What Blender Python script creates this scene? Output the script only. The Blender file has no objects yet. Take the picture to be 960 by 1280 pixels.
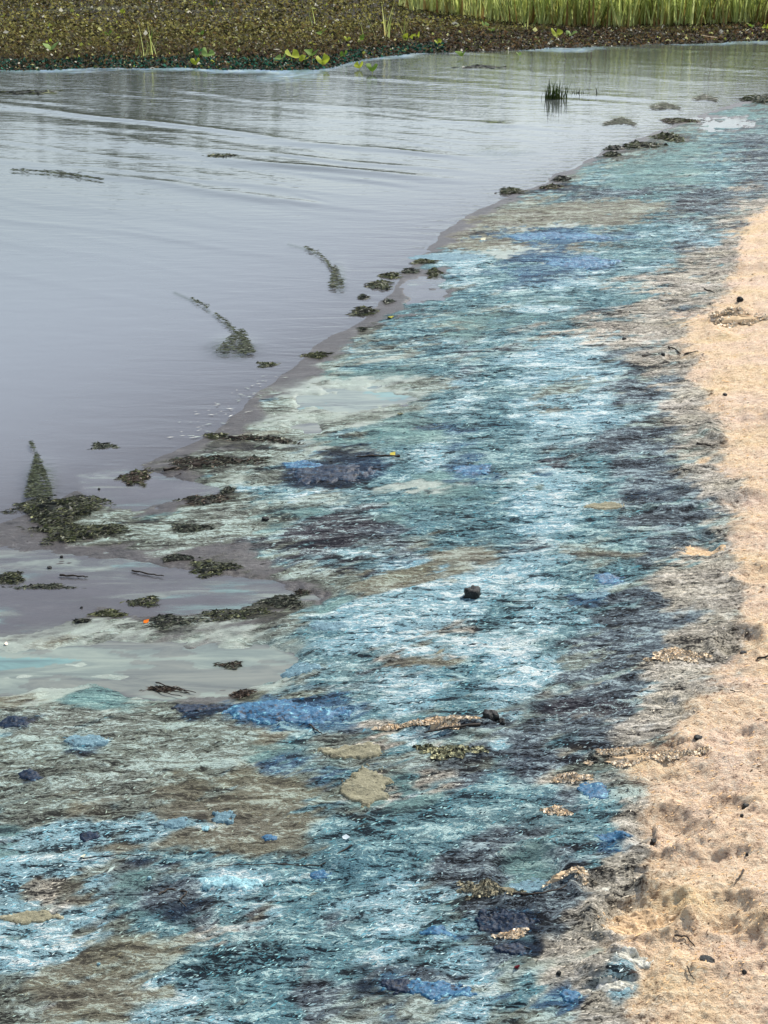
import bpy, math, random
import numpy as np
from mathutils import Vector, Matrix
R = math.radians
S = bpy.context.scene
COL = S.collection
rng = np.random.default_rng(7)
random.seed(7)

# ---------------------------------------------------------------- camera, sky, sun
CAM_H, F_PX = 1.6, 1900.0
PITCH = math.atan(710 / F_PX)
cam = bpy.data.cameras.new('camera'); co = bpy.data.objects.new('camera', cam); COL.objects.link(co)
cam.sensor_fit = 'VERTICAL'; cam.sensor_height = 36; cam.sensor_width = 27
cam.lens = 36 * F_PX / 1280
cam.clip_start = 0.05; cam.clip_end = 2000
co.location = (0, 0, CAM_H); co.rotation_euler = (math.pi / 2 - PITCH, 0, 0)
S.camera = co
SUN_EL, SUN_AZ = R(45), R(38)          # azimuth clockwise from +Y (the way the camera looks)
w = bpy.data.worlds.new('World'); S.world = w; w.use_nodes = True
nt = w.node_tree; nt.nodes.clear()
sky = nt.nodes.new('ShaderNodeTexSky'); sky.sky_type = 'NISHITA'; sky.sun_disc = False
sky.sun_elevation = SUN_EL; sky.sun_rotation = SUN_AZ
sky.dust_density = 0.9; sky.air_density = 1.0; sky.ozone_density = 1.5
bg = nt.nodes.new('ShaderNodeBackground'); bg.inputs[1].default_value = 0.15
hz = nt.nodes.new('ShaderNodeHueSaturation'); hz.inputs['Saturation'].default_value = .62
wo = nt.nodes.new('ShaderNodeOutputWorld')
nt.links.new(sky.outputs[0], hz.inputs['Color']); nt.links.new(hz.outputs[0], bg.inputs[0]); nt.links.new(bg.outputs[0], wo.inputs[0])
sl = bpy.data.lights.new('sun', 'SUN'); so = bpy.data.objects.new('sun', sl); COL.objects.link(so)
sl.energy = 4.5; sl.angle = R(0.53); sl.color = (1, .955, .88)
sd = Vector((math.sin(SUN_AZ) * math.cos(SUN_EL), math.cos(SUN_AZ) * math.cos(SUN_EL), math.sin(SUN_EL)))
so.rotation_euler = sd.to_track_quat('Z', 'Y').to_euler()
S.view_settings.view_transform = 'Standard'; S.view_settings.look = 'None'
S.view_settings.exposure = 0.34; S.view_settings.gamma = 1
S.render.engine = 'CYCLES'

# ---------------------------------------------------------------- maps between the ground plane and photo coordinates
cp, sp = math.cos(PITCH), math.sin(PITCH)
def gnd(u, v):                          # photo pixel -> point of the z=0 plane
    a = (u - 480) / F_PX; b = (640 - v) / F_PX
    dy = cp + b * sp; dz = -sp + b * cp
    t = CAM_H / -dz
    return a * t, dy * t
def uv_of(x, y):
    y = np.maximum(y, 0.35)
    dep = y * cp + CAM_H * sp
    return 480 + F_PX * x / dep, 640 - F_PX * (y * sp - CAM_H * cp) / dep
def pxm(v):                             # pixels per metre across the view at that row
    x0, y0 = gnd(480, v); return F_PX / (y0 * cp + CAM_H * sp)

# ---------------------------------------------------------------- numpy noise
def _h(ix, iy, s):
    n = (ix.astype(np.int64) * 374761393 + iy.astype(np.int64) * 668265263 + s * 1442695041) & 0xffffffff
    n = ((n ^ (n >> 13)) * 1274126177) & 0xffffffff
    return ((n ^ (n >> 16)) & 0xffff) / 65535.0
def vnoise(x, y, s=0):
    ix = np.floor(x); iy = np.floor(y); fx = x - ix; fy = y - iy
    fx = fx * fx * (3 - 2 * fx); fy = fy * fy * (3 - 2 * fy)
    ix = ix.astype(np.int64); iy = iy.astype(np.int64)
    a = _h(ix, iy, s); b = _h(ix + 1, iy, s); c = _h(ix, iy + 1, s); d = _h(ix + 1, iy + 1, s)
    return (a + (b - a) * fx) * (1 - fy) + (c + (d - c) * fx) * fy
def fbm(x, y, f, o=4, s=0, g=0.5):      # about -1..1
    t = 0; amp = 1; tot = 0
    for k in range(o):
        ca, sa = math.cos(k * 1.1), math.sin(k * 1.1)
        t = t + amp * (vnoise((x * ca - y * sa) * f + 17.3 * k, (x * sa + y * ca) * f - 9.1 * k, s + k * 31) * 2 - 1)
        tot += amp; amp *= g; f *= 2.03
    return t / tot
def ridge(x, y, f, o=3, s=0):
    t = 0; amp = 1; tot = 0
    for k in range(o):
        t = t + amp * (1 - 2 * np.abs(vnoise(x * f + 5.7 * k, y * f + 3.1 * k, s + 13 * k) * 2 - 1))
        tot += amp; amp *= .5; f *= 2.1
    return t / tot
def sst(a, b, x):
    t = np.clip((x - a) / (b - a), 0, 1); return t * t * (3 - 2 * t)

# ---------------------------------------------------------------- shoreline, sand line, far bank (all curves on the ground)
shore_px = [(0, 655), (80, 622), (190, 575), (262, 535), (330, 482), (400, 436), (452, 400), (500, 345), (540, 300), (600, 262),
            (680, 228), (740, 196), (800, 172), (880, 142), (960, 118)]
sh = np.array([gnd(*p) for p in shore_px])
sh = np.vstack([[-6.5, -8.0], [-2.6, 2.4], [-1.9, 3.3], sh, [sh[-1][0] + 6, sh[-1][1] + 9], [60, 90]])
def shore_x(y): return np.interp(y, sh[:, 1], sh[:, 0])
sand_px = [(745, 1290), (705, 1210), (715, 1150), (795, 1110), (810, 1050), (775, 985), (850, 930), (880, 850), (900, 760), (895, 690),
           (905, 620), (880, 560), (850, 470), (840, 420), (890, 385), (905, 330), (925, 280), (975, 240)]
sn = np.array([gnd(*p) for p in sand_px])
sn = np.vstack([[0.15, -5], [0.3, 1.6], sn, [sn[-1][0] + 5, sn[-1][1] + 7.2], [75, 85]])
def sand_x(y): return np.interp(y, sn[:, 1], sn[:, 0])
bank_px = [(-300, 84), (0, 83), (150, 82), (300, 83), (400, 82), (440, 74), (520, 63), (640, 59), (760, 54), (860, 51), (960, 48), (1200, 42)]
bk = np.array([gnd(*p) for p in bank_px])
bk = np.vstack([[-60, bk[0][1] + 3], bk, [60, bk[-1][1] + 9]])
def bank_y(x): return np.interp(x, bk[:, 0], bk[:, 1]) + .9 * fbm(x, 0 * x + 3.3, .55, 4, 66, .6)

pools = [  # (outline in photo pixels, floor depth, film)  film: 0 clear muddy, 1 sage film
    ([(-60, 690), (60, 686), (150, 694), (250, 716), (330, 722), (412, 746), (400, 756), (340, 752), (290, 762), (200, 768), (110, 776), (60, 792), (-60, 800)], .010, 0),
    ([(-60, 822), (60, 812), (130, 806), (210, 808), (320, 804), (372, 828), (350, 852), (290, 872), (200, 872), (120, 858), (60, 868), (-60, 866)], .009, 1),
    ([(372, 498), (430, 486), (500, 488), (520, 498), (480, 508), (430, 516), (392, 522), (376, 512)], .010, 1),
    ([(356, 532), (398, 526), (398, 536), (362, 540)], .007, 1),
    ([(512, 352), (552, 346), (566, 352), (540, 360), (560, 366), (548, 374), (512, 378)], .010, 0),
    ([(100, 596), (160, 588), (225, 596), (270, 612), (230, 622), (195, 634), (150, 632), (110, 622)], .014, 0),
    ([(872, 152), (930, 150), (940, 156), (890, 158)], .012, 0),
]
def poly_sd(u, v, P):                   # signed distance in pixels, + inside
    P = np.array(P, float); n = len(P); d = np.full(u.shape, 1e9); ins = np.zeros(u.shape, bool)
    for i in range(n):
        ax, ay = P[i]; bx, by = P[(i + 1) % n]
        ex, ey = bx - ax, by - ay
        t = np.clip(((u - ax) * ex + (v - ay) * ey) / (ex * ex + ey * ey), 0, 1)
        d = np.minimum(d, np.hypot(u - ax - t * ex, v - ay - t * ey))
        c = ((ay > v) != (by > v)) & (u < (bx - ax) * (v - ay) / (by - ay + 1e-9) + ax)
        ins ^= c
    return np.where(ins, d, -d)

# dents and rises: (u, v, radius across px, radius along px, depth m, rim m)
dents = [(662, 1112, 50, 36, .018, .010), (640, 1060, 60, 22, .007, .004), (800, 1172, 60, 32, .014, .012), (905, 1215, 70, 34, .012, .008),
         (830, 1062, 52, 26, .010, .010), (905, 1180, 50, 20, .012, .006), (925, 820, 34, 18, .014, .010), (872, 702, 26, 10, .008, .006),
         (900, 690, 40, 12, .008, .005), (930, 420, 40, 14, .012, .010), (925, 545, 40, 18, .012, .008), (850, 455, 24, 7, .010, .008),
         (905, 1035, 34, 12, .010, .006), (760, 1130, 40, 18, .008, .006), (600, 1190, 60, 22, .008, .006), (440, 1095, 46, 20, -.012, 0),
         (310, 905, 90, 18, -.006, 0), (590, 930, 60, 12, -.010, 0), (930, 960, 50, 20, .008, .006), (890, 900, 60, 18, -.008, 0),
         (760, 1240, 50, 18, -.012, 0), (280, 1125, 34, 12, -.009, 0), (780, 1220, 30, 12, -.010, 0), (900, 1090, 80, 14, -.007, 0),
         (940, 640, 40, 10, .01, .006), (945, 740, 30, 12, .01, .006), (870, 600, 30, 8, -.008, 0), (940, 350, 40, 8, .014, .01)]
ledges = [((735, 972), (800, 968), 16, .012), ((800, 965), (865, 952), 12, .010), ((740, 905), (800, 893), 10, .010), ((800, 893), (850, 900), 8, .009),
          ((815, 1050), (822, 1085), 8, .012), ((780, 1105), (812, 1108), 7, .010), ((500, 930), (620, 925), 10, .010),
          ((850, 645), (905, 640), 7, .009), ((790, 640), (850, 655), 7, .008), ((860, 545), (910, 565), 6, .01), ((640, 1142), (735, 1120), 7, .009),
          ((720, 1262), (800, 1250), 9, .010), ((880, 415), (940, 405), 5, .015)]

def height(x, y, fine=True):
    u, v = uv_of(x, y)
    xs = shore_x(y); s = (x - xs) * .9 + fbm(x, y, 2.2, 3, 5) * .06
    su = (x - sand_x(y)) * .9 + fbm(x, y, 4, 2, 8) * .03
    h = np.where(s > 0, .012 * np.minimum(s, 3) + .006 * sst(0, .3, s), .045 * np.maximum(s, -14))
    h = h + .03 * sst(-.1, .5, su) + .05 * np.clip(su, 0, 30) ** .9 * .6
    land = sst(-.02, .25, s); sandy = sst(-.12, .06, su)
    # wrinkled dried scum, lumpy sand
    rx, ry = x * .86 + y * .51, -x * .51 + y * .86
    n = fbm(rx * .55, ry, 9, 4, 11, .55)
    h = h + land * (1 - sandy) * (.007 * n + .0055 * ridge(rx * .5, ry, 24, 4, 17) * (.5 + .8 * vnoise(rx * 3, ry * 5, 19)))
    h = h + sandy * (.012 * fbm(x, y, 5, 4, 23, .55) + .007 * ridge(x, y, 12, 3, 29) + .0095 * fbm(x, y, 24, 4, 31, .72) - .012 * sst(.35, .75, fbm(x, y, 3.3, 3, 33)))
    if fine:
        h = h + land * (.0016 * fbm(rx * .6, ry, 75, 3, 37, .7)) + sandy * .0032 * fbm(x, y, 95, 3, 39, .75)
    inside = (u > -80) & (u < 1040) & (v > 60) & (v < 1330)
    for du, dv, ru, rv, dp, rim in dents:
        r = np.hypot((u - du) / ru, (v - dv) / rv) + .18 * fbm(x, y, 14, 2, 41)
        if du > 740: dp, rim = dp * 1.5, rim * 1.5
        h = h - dp * (1 - sst(.45, 1.0, r)) + rim * np.exp(-((r - 1.12) / .17) ** 2) * (.6 + .5 * fbm(x, y, 30, 2, 43))
    for (au, av), (bu, bv), wd, hh in ledges:   # curled crust edges: step facing the viewer
        ex, ey = bu - au, bv - av; L = math.hypot(ex, ey)
        t = ((u - au) * ex + (v - av) * ey) / L / L; q = ((u - au) * -ey + (v - av) * ex) / L
        q = q + 4 * fbm(x, y, 25, 2, 47); m = sst(-.05, .1, t) * (1 - sst(.9, 1.05, t))
        h = h + m * hh * np.where(q < 0, np.exp(q / wd), 1 - sst(0, 2.2, q))
    # pools
    for P, dp, fl in pools:
        s0 = poly_sd(u, v, P); kk = .8 * sst(-34, -2, s0) * land; h = h * (1 - kk) + .006 * kk
        sdv = s0 + 13 * fbm(x, y, 9, 5, 51, .6)
        k = sst(-9, 5, sdv); h = h * (1 - k) + (-dp * .55 + .011 * fbm(x * .5, y, 16, 4, 53, .6)) * k
    # near the pools the flat is low
    low = sst(560, 120, u) * sst(560, 640, v) * sst(910, 860, v) * land
    h = h * (1 - .55 * low)
    # far bank
    b = y - bank_y(x) + fbm(x, y, .9, 3, 61) * .5
    hb = -.5 + .54 * sst(-3.5, .2, b) + .03 * sst(0, 4, b) * (1 + fbm(x, y, 1.3, 3, 63)) + .25 * sst(12, 60, b)
    return np.maximum(h, hb)

# ---------------------------------------------------------------- colour classes of the shore
def lin(c):
    c = np.array(c, float) / 255
    return np.where(c <= .04045, c / 12.92, ((c + .055) / 1.055) ** 2.4)
#          dark             mid              light            lo   hi   rough
CLS = {
 'S': ((166, 126, 90), (236, 196, 146), (250, 222, 178), .30, .58, .95),
 's': ((50, 48, 46),   (168, 160, 142), (238, 226, 204), .44, .59, .9),
 'D': ((24, 27, 34),   (88, 102, 112),   (164, 190, 194), .44, .60, .8),
 'K': ((26, 26, 38),   (84, 84, 90),    (178, 204, 204), .46, .62, .75),
 'C': ((20, 38, 48),   (86, 138, 148), (180, 218, 214), .42, .62, .75),
 'P': ((34, 54, 64), (130, 182, 194), (228, 242, 238), .39, .59, .8),
 'B': ((16, 38, 58),   (44, 96, 130),  (128, 182, 194), .42, .62, .6),
 'N': ((8, 14, 22),   (22, 42, 64),    (72, 112, 136),  .44, .66, .6),
 'T': ((44, 70, 76), (100, 144, 142), (148, 192, 182), .40, .62, .6),
 'G': ((112, 118, 108),(148, 162, 146), (170, 186, 168), .32, .66, .35),
 'M': ((70, 66, 54),   (124, 120, 98),  (176, 188, 168), .40, .575, .55),
 'O': ((50, 52, 48),   (124, 132, 118), (182, 206, 194), .41, .57, .65),
 'W': ((42, 38, 36),   (74, 69, 67),   (102, 98, 96), .38, .68, .40),
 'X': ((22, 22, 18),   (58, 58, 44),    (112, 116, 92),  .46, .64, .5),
 'L': ((24, 20, 14),   (50, 44, 28),    (80, 76, 48),    .40, .70, .7),
}
KEYS = list(CLS)
GRID = """
WWWWWWWWWWWWWWWWWWWWWWWW
WWWWWWWWWWWWWWWWWWWWWOTT
WWWWWWWWWWWWWWWWWWWOTTCD
WWWWWWWWWWWWWWWWWOCTTTCD
WWWWWWWWWWWWWWWOMMOCCDDs
WWWWWWWWWWWWWMMMBBCCCDsS
WWWWWWWWWWWWWCPCBBPCCssS
WWWWWWWWWWWWWCCCPPCCsssS
WWWWWWWWWWWOCCTCCCsssSSS
WWWWWWWWWWOCCCDCPPPDssSS
WWWWWWWWOGGGOCPCPPPDDsSS
WWWWWWWWOOOOTTCCPPPDDssS
WWWWWWOOOBNNCPBCCPCDDsSS
WWWWWWOGCPPCCTTCPPCDDDsS
WWOOOOOOTKKKTCCCPPCDDDsS
WWWWWWWWOKKKDMMMPPOCDssS
WWWWWWWWWOOMMMPPPCCCDssS
WWWWWWWWWOTPPPPCPCDDDssS
GGGGWWWGCCPPPMCPPCDDDssS
GGTTGWWWOOCCCCCPPDDDssSS
OOOGOONBBBBCPPCPDDDDssSS
OOCOOOOOMCOsCDDPDCDssSSS
OOOOOMOMTCCsCsDCDssSSSSS
OOMOOMMMMCOTTCCCCDCsSSSS
TOPMPMMMMMCCCCCDDCCsSSSS
PPPCCCCCCCCCCDDCTDCsSSSS
PsPCTNCPPCCDPPDDDDssSSSS
PPPOCCDCCCDCPPPNNDsSSSSS
PPMMMCCDCDCPPPPDCsssSSSS
OMMMPPPCCDDNBCPDCBsPsSSS
""".split()
G0 = 100
blobs = [  # u, v, ru, rv, class, weight
 (690,238,50,6,'N',1.6),(760,243,110,7,'D',1.4),(650,247,60,8,'C',1.2),(790,240,80,4,'N',1.2),(750,213,90,5,'T',1),(690,300,60,7,'B',2.2),(600,290,50,4,'D',1.2),
 (635,295,40,6,'B',1.8),(760,298,40,6,'B',1.6),(640,275,90,11,'M',3.2),(760,268,60,12,'M',3.2),(690,285,60,5,'G',1.5),(590,304,40,8,'M',3.2),(660,318,70,6,'G',1.5),(780,328,70,6,'T',1),
 (560,322,50,8,'P',1.4),(720,332,60,9,'B',2.2),(640,345,70,9,'B',1.3),(730,360,80,8,'P',1.2),(600,375,90,9,'C',1.4),(700,378,80,6,'T',1),(620,405,100,6,'T',1.2),(560,412,60,5,'M',1.1),
 (700,395,100,6,'C',1.2),(640,430,110,5,'P',1),(660,445,50,5,'K',1.1),(820,365,60,20,'s',1.2),(820,395,70,8,'D',.9),(700,468,60,8,'P',1.8),(600,470,60,6,'C',1),
 (530,482,50,8,'O',1.8),(450,465,70,8,'T',1),(440,440,60,6,'P',.9),(620,485,90,5,'P',1),(560,500,80,5,'D',.9),(560,537,50,5,'B',1.3),(620,541,40,5,'C',1),(480,555,90,8,'T',1.8),
 (700,520,70,10,'P',1.1),(800,480,50,12,'D',1.3),(800,560,60,14,'D',1),(415,597,52,15,'N',2.4),(380,587,30,7,'B',1.8),(455,595,40,8,'B',1.4),(400,622,90,6,'P',1.6),(330,615,50,5,'P',.9),
 (590,595,30,8,'B',2),(540,590,60,6,'P',1),(680,603,12,5,'B',1.6),(680,580,70,10,'K',1.0),(520,620,40,10,'G',1.4),(610,640,90,18,'T',.8),(560,665,60,9,'K',.8),
 (330,650,120,7,'T',1),(420,682,95,12,'K',1.9),(470,672,60,8,'D',1.2),(430,702,40,4,'P',1),(590,706,26,8,'M',2.6),(700,312,70,5,'M',2.4),(540,722,50,8,'M',2),(490,735,50,8,'M',1.6),(500,715,30,7,'P',1.6),
 (430,735,40,12,'M',1.2),(370,720,50,10,'O',1.5),(660,690,50,12,'K',.7),(750,704,50,7,'M',1.8),(640,680,80,30,'C',.6),(700,620,40,40,'P',.5),(840,650,60,20,'D',1.2),
 (810,625,50,15,'N',.7),(760,735,20,8,'B',2),(735,758,26,5,'B',1.6),(800,700,30,8,'T',1),(540,760,60,12,'P',1.6),(480,785,60,12,'P',1.5),(520,820,90,12,'P',1.8),(530,840,50,6,'M',1.3),
 (410,790,40,14,'C',1.2),(380,845,40,10,'C',1.5),(360,842,26,9,'T',1.1),(600,800,60,14,'C',1.2),(700,790,40,16,'P',1),(660,850,40,20,'P',1.6),(620,870,30,12,'P',1.5),(820,780,60,20,'D',1.2),
 (790,800,30,6,'G',1.2),(770,830,90,18,'D',1.6),(840,830,40,10,'C',.8),(700,880,60,18,'D',1),(730,900,50,16,'K',1.2),(20,882,60,12,'M',2.2),(80,870,40,8,'G',1),(150,875,60,18,'T',1.6),
 (350,905,70,16,'B',2),(295,897,30,14,'B',1.6),(245,892,30,10,'N',1.8),(420,885,40,14,'B',1.2),(430,893,24,5,'D',1.4),(18,913,22,9,'N',1.8),(105,938,36,12,'B',1.6),(110,948,30,5,'N',1.4),(100,920,60,14,'O',.8),
 (38,983,16,7,'N',1.6),(330,925,50,8,'M',1.6),(370,960,60,20,'T',1),(380,970,50,24,'B',.5),(455,1000,26,22,'s',1.2),(440,955,40,7,'s',1.6),(330,1002,60,14,'M',1.0),(540,925,60,7,'s',1.4),(560,945,80,7,'P',1.5),
 (590,975,40,10,'O',1.5),(620,925,20,10,'D',2),(690,990,25,6,'s',1.6),(670,965,60,10,'D',1.2),(500,1010,40,16,'T',1.8),(560,1000,60,12,'C',1),(740,1010,25,12,'B',1.8),(680,1015,20,12,'B',1),
 (700,1070,60,12,'C',1),(765,1075,26,10,'B',1),(760,1068,14,5,'N',1.3),(665,1120,36,20,'T',1.8),(665,1100,34,16,'C',1.2),(660,1140,55,7,'D',1.4),(600,1105,40,26,'D',1.5),(590,1125,35,14,'O',.9),
 (600,1068,50,14,'D',1.3),(570,1140,40,8,'P',1),(635,1175,34,12,'N',2.6),(640,1210,30,8,'N',1.4),(545,1190,24,8,'B',1.6),(500,1160,70,20,'P',1.3),(490,1200,80,18,'P',1.4),(520,1240,60,10,'D',1.2),
 (520,1258,40,10,'B',2.4),(560,1270,50,12,'B',2),(710,1270,16,10,'B',2.2),(490,1275,30,8,'N',1.5),(470,1245,40,8,'D',1.4),(290,1125,36,12,'P',2.2),(400,1140,90,30,'C',.9),(430,1170,30,10,'D',1),
 (330,1180,60,30,'K',.7),(210,1100,60,10,'N',.7),(150,1135,110,18,'C',1.4),(210,1140,50,14,'D',1.3),(225,1148,40,8,'N',.8),(60,1120,60,14,'P',1.3),(40,1165,40,12,'O',1.0),(90,1140,20,14,'M',1.2),(60,1205,60,20,'P',1.3),
 (170,1205,60,12,'M',1.1),(190,1220,70,10,'M',.7),(130,1262,90,14,'M',1.9),(170,1240,60,6,'P',1.3),(230,1256,70,9,'P',1.3),(20,1235,30,8,'S',.9),(300,1060,110,22,'M',.8),(170,1050,70,5,'P',1.3),(100,1060,60,12,'P',1),
 (120,1080,90,6,'M',1),(60,1092,80,8,'P',1.2),(30,1045,40,10,'T',1.6),(250,1030,60,12,'M',1.4),(390,1060,60,10,'O',1),(440,1060,50,14,'C',1),(230,960,180,24,'O',.7),(120,1000,80,14,'M',.9),
 (320,800,40,14,'O',.9),(230,785,110,16,'O',1.6),(130,800,60,8,'O',1.2),(40,800,60,10,'M',1.3),(60,772,60,8,'O',.6),(60,742,45,7,'T',1.1),(220,660,110,22,'O',1.6),(230,645,90,14,'O',1.2),(190,605,60,8,'O',.6),(240,700,70,8,'O',1),
 (440,475,40,10,'O',1.5),(400,478,60,8,'O',1),(390,505,60,20,'O',.7),(330,545,60,8,'M',.9),(420,550,60,8,'O',1),(560,355,30,10,'P',.8),(640,262,60,5,'O',1),
 (540,800,60,10,'s',.9),(520,835,60,8,'s',.9),(860,740,40,22,'s',.8),(870,780,30,14,'P',.7),(850,560,50,16,'O',.8),(700,420,60,6,'s',.7),(760,425,90,7,'s',1.4),(900,180,60,5,'N',1),(930,200,60,8,'D',1.2),(850,185,70,6,'T',1),(870,210,90,5,'C',1),(820,165,40,6,'O',1.6),(880,260,50,10,'K',.8),(850,300,60,8,'P',1),(900,290,40,10,'K',1),(800,340,60,8,'P',.9),
 (880,820,40,18,'s',1.4),(870,890,50,10,'s',1.3),(820,900,40,7,'T',.8),(850,870,60,14,'P',.8),(900,700,50,8,'S',1.2),(870,702,16,7,'S',2),(770,1245,40,14,'P',1.1),(760,1262,26,8,'P',1.1),(735,1222,50,10,'G',.7),
 (760,1125,24,10,'P',.9),(820,1140,40,30,'s',1.0),(860,1160,50,14,'s',.9),(800,950,70,30,'D',.5),(790,920,60,20,'s',.6),(790,1000,50,24,'O',.6),
]
def classes(x, y):
    u, v = uv_of(x, y)
    wu = u + 34 * fbm(x, y, 6, 6, 71, .68); wv = v + 17 * fbm(x, y, 6, 6, 73, .68)
    um = np.where(wu < 0, -wu, np.where(wu > 960, 960 + 0 * wu, wu)); um = np.clip(um, 0, 960)
    vm = np.where(wv > 1280, 2560 - wv, wv); vm = np.clip(vm, 80, 1280)
    W = np.array([[KEYS.index(c) for c in r] for r in GRID])
    gx = np.clip(um / 40 - .5, 0, 23); gy = np.clip((vm - G0) / 40, 0, len(GRID) - 1)
    ix = np.minimum(gx.astype(int), 22); iy = np.minimum(gy.astype(int), len(GRID) - 2)
    fx = gx - ix; fy = gy - iy
    out = []
    for k in range(len(KEYS)):
        m = (W == k).astype(float)
        a = (m[iy, ix] * (1 - fx) + m[iy, ix + 1] * fx) * (1 - fy) + (m[iy + 1, ix] * (1 - fx) + m[iy + 1, ix + 1] * fx) * fy
        out.append(a)
    rx, ry = x * .86 + y * .51, -x * .51 + y * .86
    inf = (u > -150) & (u < 1100) & (v > 60) & (v < 1400)
    idx = np.nonzero(inf)[0]
    for bu, bv, ru, rv, c, wt in blobs:
        q = ((wu[idx] - bu) / ru) ** 2 + ((wv[idx] - bv) / rv) ** 2
        s_ = idx[q < 5]; qq = q[q < 5]
        out[KEYS.index(c)][s_] += wt * np.exp(-qq ** 1.3 * .9)
    # sand beyond the sand line, wet mud at and below the water line, dark mulch on the bank
    su = x - sand_x(y) + .05 * fbm(x, y, 7, 3, 77)
    xs = x - shore_x(y)
    sg = sst(-.02, .22, su)
    pw = 0 * x; pg = 0 * x
    for P, dp, fl in pools:
        if fl: pg = np.maximum(pg, 1.1 * sst(-46, 0, poly_sd(u, v, P) + 46 * fbm(x * .4, y, 6, 5, 93, .68)))
    for P, dp, fl in pools: pw = np.maximum(pw, (.9 if fl == 0 else .35) * sst(-8, 4, poly_sd(u, v, P) + 22 * fbm(x * .5, y, 7, 5, 91, .65)))
    scum = 1 - out[KEYS.index('W')].clip(0, 1) - .25 * out[KEYS.index('M')].clip(0, 1) - .7 * out[KEYS.index('G')].clip(0, 1)
    scum = scum.clip(0, 1)
    for k, c in enumerate(KEYS):
        base = {'C': .22, 'P': .15, 'D': .14, 'O': .26, 'G': .09, 's': .08, 'T': .10, 'K': .06, 'M': .05, 'B': .05}.get(c, 0) * scum
        nz = fbm(rx * .40, ry, 5, 5, 100 + 7 * k, .7) + .75 * fbm(rx * .26, ry, 17, 3, 200 + 7 * k, .7)
        nf = fbm(rx * .35, ry, 60, 2, 300 + 7 * k, .8)
        a = (out[k] + base) * (1 + 2.3 * nz + .9 * nf) + .10 * nz * (out[k] > .02)
        a = np.maximum(a, 0)
        if c not in 'Ss': a = a * (1 - sg)
        if c == 'S': a = a + sg * 2.0
        if c == 's': a = a * (1 - .6 * sg) + .35 * sst(-.1, .03, su) * (1 - sg)
        wet = 1 - sst(.0, .16, xs + .16 * fbm(x, y, 4, 5, 79, .65))
        a = a * (1 - wet) + (2.5 * wet if c == 'W' else 0)
        if c != 'W': a = a * (1 - .9 * pw)
        else: a = a + 1.2 * pw
        if c == 'G': a = a + pg
        bnk = sst(-4, -2.5, y - bank_y(x))
        a = a * (1 - bnk) + (3 * bnk if c == 'L' else 0)
        out[k] = np.maximum(a, 0) ** 3.2
    W = np.stack(out, 1); W /= W.sum(1, keepdims=True) + 1e-9
    return W
cD = np.array([lin(CLS[k][0]) for k in KEYS]); cM = np.array([lin(CLS[k][1]) for k in KEYS]); cL = np.array([lin(CLS[k][2]) for k in KEYS])
cP = np.array([CLS[k][3:6] for k in KEYS])

# ---------------------------------------------------------------- mesh helpers
def add_attr(me, name, arr):
    a = me.attributes.new(name, 'FLOAT_COLOR', 'POINT')
    d = np.ones((len(arr), 4), np.float32); d[:, :arr.shape[1]] = arr
    a.data.foreach_set('color', d.ravel())
def mesh_np(name, V, Fq, smooth=True):
    me = bpy.data.meshes.new(name); V = np.asarray(V, np.float32); Fq = np.asarray(Fq, np.int32)
    n = Fq.shape[1]
    me.vertices.add(len(V)); me.vertices.foreach_set('co', V.ravel())
    me.loops.add(Fq.size); me.loops.foreach_set('vertex_index', Fq.ravel())
    me.polygons.add(len(Fq)); me.polygons.foreach_set('loop_start', np.arange(len(Fq), dtype=np.int32) * n)
    me.update(calc_edges=True); me.validate()
    me.polygons.foreach_set('use_smooth', np.full(len(me.polygons), smooth)); me.update()
    return me
def link(name, me, mat=None, parent=None, loc=None):
    o = bpy.data.objects.new(name, me); COL.objects.link(o)
    if mat and me is not None and len(me.materials) == 0: me.materials.append(mat)
    if parent: o.parent = parent
    if loc is not None: o.location = loc
    return o
def tag(o, label=None, cat=None, group=None, kind=None):
    if label: o['label'] = label
    if cat: o['category'] = cat
    if group: o['group'] = group
    if kind: o['kind'] = kind
    return o
def polar(nA, half, nout, radii):
    a = np.concatenate([np.linspace(-math.pi, -half, nout, endpoint=False), np.linspace(-half, half, nA), np.linspace(half, math.pi, nout + 1)[1:-1]])
    A, Rr = np.meshgrid(a, radii)
    X = (Rr * np.sin(A)).ravel(); Y = (Rr * np.cos(A)).ravel()
    nr, na = len(radii), len(a)
    i = np.arange(nr - 1)[:, None] * na + np.arange(na)[None]; j = np.arange(nr - 1)[:, None] * na + (np.arange(na)[None] + 1) % na
    Fq = np.stack([i, j, j + na, i + na], -1).reshape(-1, 4)
    return X, Y, Fq
def rad_list(v0, v1, n, far, nf):
    r = gnd(480, np.linspace(v0, v1, n))[1]
    return np.concatenate([[.01, .4, .8, 1.1, 1.4, 1.6, 1.75], r, np.geomspace(r[-1] * 1.03, far, nf)])

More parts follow.
